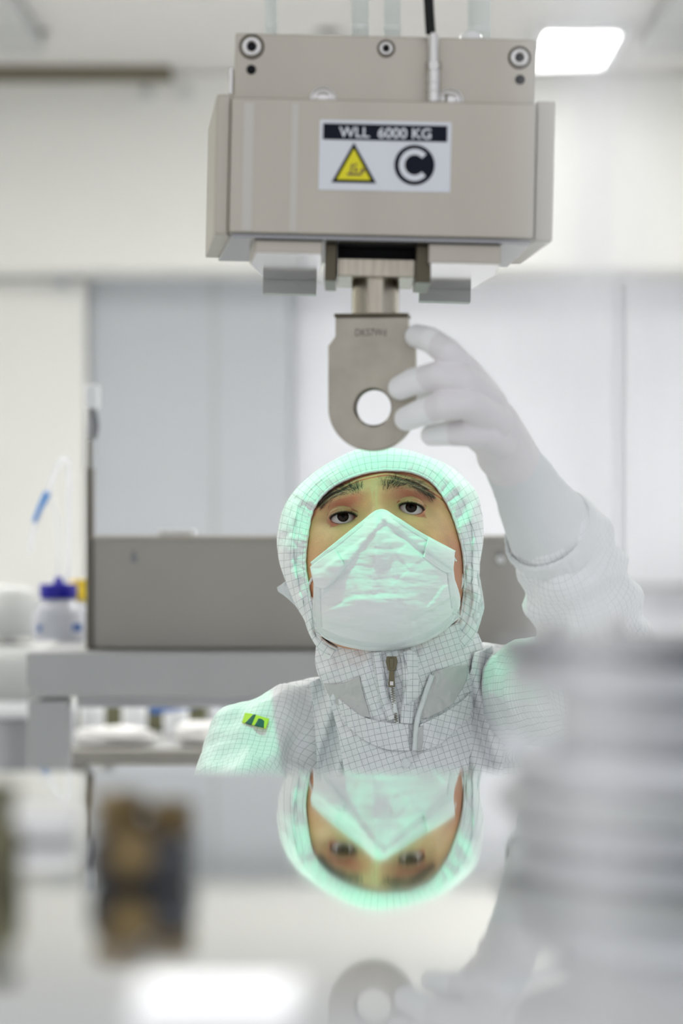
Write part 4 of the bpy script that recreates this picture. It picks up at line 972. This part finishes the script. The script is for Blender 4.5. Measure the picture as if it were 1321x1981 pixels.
# ---- coverall: trunk, both arms and legs in one garment
def U_(v, n): return v
chains = [[(P(700, 1395, 2.69), .055), (S1, .047), (P(478, 1540, 2.60), .052), (E1, .050), (W1, .034)],
          [(P(850, 1360, 2.69), .055), (S2+Vector((.0, 0, -.001)), .050), ((S2+E2)/2, .052), (E2, .050), (F3, .0475), (F2, .0455), (P(1080, 1040, 2.283), .0375)],
          [(P(640, 1560, 2.68), .085), (P(700, 1900, 2.72), .11), (HP+Vector((-.06, 0, 0)), .12)], [(P(880, 1540, 2.68), .085), (P(830, 1900, 2.72), .11), (HP+Vector((.06, 0, 0)), .12)],
          [(P(640, 1560, 2.68), .08), (P(880, 1540, 2.68), .085)],
          [(HP+Vector((-.08, 0, 0)), .095), (KN[0], .075), (AN[0]+Vector((0, 0, .03)), .055)], [(HP+Vector((.08, 0, 0)), .095), (KN[1], .075), (AN[1]+Vector((0, 0, .03)), .055)]]
me = capsules('coverall', chains, .0045, 8)
bones = [(a[0], b[0]) for ch in chains[:2] for a, b in zip(ch, ch[1:])]
n_ = len(me.vertices); co = np.empty(n_*3, np.float32); me.vertices.foreach_get('co', co); co = co.reshape(-1, 3)
no = np.empty(n_*3, np.float32); me.vertices.foreach_get('normal', no); no = no.reshape(-1, 3)
# folds: creases running round the sleeves, drape lines from the shoulders
newco = co.copy()
for i in range(n_):
    x, y, z = co[i]; q = Vector((x, y, z))
    px = 660.5+x/y*F; py = HZ-(z-CAMZ)/y*F
    a = .0035*fbm(x*14, y*14, z*14)+.0018*fbm(x*40, y*40, z*40)
    r_ = noise.ridged_multi_fractal(q*11, 1.0, 2.1, 3, 1.0, 2.0)
    a -= .0034*(r_-1.0)
    if px > 960 and py < 1300:           # raised sleeve: rucked folds across the arm
        along = (px-1080)*.5+(py-1040)*.87
        a += .0026*math.sin(along/13.0+2.2*fbm(x*18, y*18, z*18))*min(1, max(0, along/40.0))
    elif py > 1330 and px < 640:
        along = (px-500)*.8+(py-1400)*.5
        a += .0036*math.sin(along/14.0+2.5*fbm(x*12, y*12, z*12))
    newco[i] = co[i]+no[i]*a
me.vertices.foreach_set('co', newco.ravel()); me.update()
ul = me.uv_layers.new(name='UVMap'); g = .0056
bd = []
acc = 0
for a, b in bones:
    a, b = Vector(a), Vector(b); d = (b-a); L_ = d.length; d.normalize(); s = d.cross(Vector((0.1, 1, 0.05))).normalized(); t2 = s.cross(d)
    bd.append((np.array(a), np.array(d), L_, np.array(s), np.array(t2), acc)); acc += L_
nf = len(me.polygons); cen = np.empty(nf*3, np.float32); me.polygons.foreach_get('center', cen); cen = cen.reshape(-1, 3)
best = np.full(nf, 9.0); which = np.full(nf, -1)
for k, (a, d, L_, s, t2, ac) in enumerate(bd):
    if k in (0, 4): continue
    h_ = np.clip((cen-a)@d, 0, L_); dist = np.linalg.norm(cen-a-h_[:, None]*d, axis=1)
    m_ = dist < best; best[m_] = dist[m_]; which[m_] = k
ls = np.empty(nf, np.int32); me.polygons.foreach_get('loop_start', ls); lt = np.empty(nf, np.int32); me.polygons.foreach_get('loop_total', lt)
vi = np.empty(len(me.loops), np.int32); me.loops.foreach_get('vertex_index', vi); uvd = np.zeros((len(me.loops), 2), np.float32)
for f in range(nf):
    k = which[f]; idx = range(ls[f], ls[f]+lt[f])
    if k < 0 or best[f] > .066:
        for l in idx:
            p = newco[vi[l]]; uvd[l] = (p[0]/g, p[2]/g)
    else:
        a, d, L_, s, t2, ac = bd[k]; ang0 = None
        for l in idx:
            p = newco[vi[l]]-a; ang = math.atan2(p@t2, p@s)
            if ang0 is None: ang0 = ang
            if ang-ang0 > PI: ang -= 2*PI
            if ang-ang0 < -PI: ang += 2*PI
            uvd[l] = (ang*.046/g, (ac+p@d)/g)
ul.data.foreach_set('uv', uvd.ravel())
cov = link('coverall', me, M['cloth'], w, True, 'white grid-patterned cleanroom coverall')
# open front edges of the coverall, falling in folds beside the collar
def D_lap(px, py, side):
    D = 2.535+.05*min(1.2, abs((px-772)/175))**1.6+.011*math.sin((px+(py-1400)*(.32 if side < 0 else -.30))/8.5)+.002*fbm(px/16., py/60., 3.)
    return D-.00010*max(0, py-1380)*.3
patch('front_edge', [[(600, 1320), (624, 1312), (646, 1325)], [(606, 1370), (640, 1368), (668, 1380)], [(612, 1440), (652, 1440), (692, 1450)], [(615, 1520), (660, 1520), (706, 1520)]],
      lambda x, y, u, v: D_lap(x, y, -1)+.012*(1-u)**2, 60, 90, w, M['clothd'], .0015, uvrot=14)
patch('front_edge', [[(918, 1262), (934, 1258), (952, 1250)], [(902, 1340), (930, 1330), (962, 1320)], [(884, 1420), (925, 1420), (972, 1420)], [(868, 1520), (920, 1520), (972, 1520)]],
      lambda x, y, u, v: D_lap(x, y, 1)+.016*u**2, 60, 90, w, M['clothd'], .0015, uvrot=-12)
# small yellow-green static badge on the shoulder
cand = [i for i in range(n_) if abs(660.5+newco[i][0]/newco[i][1]*F-495) < 32 and abs(HZ-(newco[i][2]-CAMZ)/newco[i][1]*F-1393) < 22 and newco[i][1] < 2.66]
pp = newco[cand]; pxs = 660.5+pp[:, 0]/pp[:, 1]*F; pys = HZ-(pp[:, 2]-CAMZ)/pp[:, 1]*F
A_ = np.c_[pxs-495, pys-1393, (pxs-495)**2, (pys-1393)**2, np.ones(len(pp))]; cf = np.linalg.lstsq(A_, pp[:, 1], rcond=None)[0]
D_bd = lambda x, y, off: float(np.dot(cf, [x-495, y-1393, (x-495)**2, (y-1393)**2, 1]))-off
bdg = patch('badge', [[(474, 1379), (490, 1382), (521, 1391)], [(468, 1398), (490, 1403), (514, 1410)]], lambda x, y, u, v: D_bd(x, y, .0028), 20, 12, cov, M['badge'], .0006, label='yellow-green shoulder badge')
for rows in ([[(489, 1383), (492, 1382), (495, 1383)], [(474, 1399), (480, 1401), (486, 1403)]], [[(500, 1390), (506, 1391), (511, 1395)], [(492, 1404), (500, 1406), (510, 1408)]]):
    patch('badge_mark', rows, lambda x, y, u, v: D_bd(x, y, .0034), 8, 8, bdg, M['badgeg'], .0003)

# ---- knit cuff
ring_loft('knit_cuff', [(P(985, 885, 2.215), .0215), (P(1010, 928, 2.232), .0245), (P(1040, 985, 2.255), .0305), (P(1072, 1035, 2.28), .036), (P(1082, 1052, 2.29), .037)], M['knit'], w, .0003, 80, 240, 80, label='ribbed knit cuff of an inner glove')
ring_loft('sleeve_hem', [(P(1060, 1022, 2.272), .0362), (P(1063, 1026, 2.274), .0392), (P(1070, 1038, 2.28), .0396), (P(1074, 1046, 2.284), .0385)], M['hem'], cov, .0003, 40, 240, 16)

# ---- gloves
FD = 2.150
def hand(chains, extra, tips, voxel=.0011, name='glove', label='white knit glove with coated fingertips'):
    me = capsules(name, chains, voxel, 5, extra)
    n_ = len(me.vertices); co = np.empty(n_*3, np.float32); me.vertices.foreach_get('co', co); co = co.reshape(-1, 3)
    v = np.zeros(n_, np.float32)
    for a, b in tips:                     # coated cap: everything beyond the plane at b, near the finger
        a, b = np.array(a), np.array(b); d = (a-b)/np.linalg.norm(a-b)
        near = np.linalg.norm(co-(a+b)/2, axis=1) < np.linalg.norm(a-b)/2+.014
        v = np.maximum(v, np.where(near, np.clip(((co-b)@d)/.0012+.5, 0, 1), 0))
    at = me.attributes.new('tip', 'FLOAT', 'POINT'); at.data.foreach_set('value', v.astype(np.float32))
    return link(name, me, M['glove'], w, True, label)
idx = [(P(806, 650, 2.153), .0092), (P(832, 657, 2.140), .0100), (P(866, 681, 2.128), .0105), (P(905, 722, 2.140), .0115), (P(938, 768, 2.165), .0135)]
mid = [(P(774, 750, 2.151), .0095), (P(800, 738, 2.142), .0104), (P(845, 727, 2.128), .0110), (P(895, 735, 2.126), .0118), (P(945, 782, 2.158), .0145)]
rng = [(P(786, 810, 2.150), .0095), (P(812, 800, 2.140), .0104), (P(858, 785, 2.126), .0112), (P(905, 780, 2.124), .0118), (P(955, 815, 2.160), .0150)]
lit = [(P(834, 842, 2.156), .0082), (P(862, 839, 2.148), .0092), (P(898, 838, 2.142), .0102), (P(935, 840, 2.150), .0115), (P(965, 855, 2.175), .0140)]
thb = [(P(800, 742, 2.206), .0105), (P(835, 758, 2.212), .0112), (P(880, 790, 2.215), .013), (P(940, 840, 2.205), .017)]
palm = [(P(925, 760, 2.160), .0135), (P(962, 822, 2.182), .0180), (P(985, 878, 2.208), .0218), (P(989, 893, 2.216), .0222)]
pal2 = [(P(938, 815, 2.168), .015), (P(955, 850, 2.190), .0175), (P(978, 880, 2.206), .0210)]
pal3 = [(P(950, 845, 2.178), .0125), (P(968, 880, 2.205), .0190)]
tips = [(idx[0][0], P(848, 668, 2.134)), (mid[0][0], P(822, 733, 2.135)), (rng[0][0], P(838, 792, 2.132)), (lit[0][0], P(876, 839, 2.146)), (thb[0][0], P(840, 760, 2.212))]
gl = hand([idx, mid, rng, lit, thb, palm, pal2, pal3], [], tips)
# second hand, resting on the knee below the table
Hc = W1
o_ = lambda x, y, z: Hc+Vector((x, y, z))
ch = [[(o_(0, 0, 0), .026), (o_(.02, -.04, -.01), .030), (o_(.03, -.075, -.016), .024)]]
for k, (dx, ln) in enumerate(((-.026, .92), (-.006, 1), (.014, .95), (.033, .78))):
    q = o_(.03+dx, -.085, -.014); ch.append([(o_(.022+dx*.6, -.05, -.01), .012), (q, .0108), (q+Vector((.004, -.030*ln, -.010)), .0098), (q+Vector((.005, -.050*ln, -.028)), .009), (q+Vector((.004, -.058*ln, -.046*ln)), .0082)])
ch.append([(o_(.0, -.03, -.004), .016), (o_(-.035, -.055, -.012), .0125), (o_(-.045, -.085, -.02), .0105), (o_(-.042, -.105, -.028), .0092)])
hand(ch, [], [], .0016, label='white knit glove')
for kx in (0, 1):
    c = AN[kx]; bm = bmesh.new(); bmesh.ops.create_uvsphere(bm, u_segments=32, v_segments=20, radius=1)
    for v in bm.verts:
        q = v.co; v.co = Vector((c.x+q.x*(.048 if q.y < 0 else .04), c.y-.05+q.y*.14, .002+(.055+(.03 if q.y > .2 else 0))*max(-.98, q.z)+.054))
    fin('boot', bm, M['white_pl'], w, True)
# stool
st = thing('stool', 'round stool with a dark padded seat under the worker', 'stool', (HP.x, 2.80, 0))
bm = bmesh.new(); lathe(bm, [(0, .385), (.16, .385), (.175, .395), (.175, .415), (.16, .428), (0, .43)], (HP.x, 2.80, 0), n=48); fin('seat', bm, M['stool'], st, True)
bm = bmesh.new(); cyl(bm, (HP.x, 2.80, .05), (HP.x, 2.80, .385), .022, n=24); fin('column', bm, M['bench'], st, True)
for k in range(5):
    a_ = 2*PI*k/5+.3; bm = bmesh.new(); tube(bm, [(HP.x, 2.80, .07), (HP.x+.12*math.cos(a_), 2.80+.12*math.sin(a_), .05), (HP.x+.23*math.cos(a_), 2.80+.23*math.sin(a_), .016)], .015, 10, 12); fin('leg', bm, M['bench'], st, True)
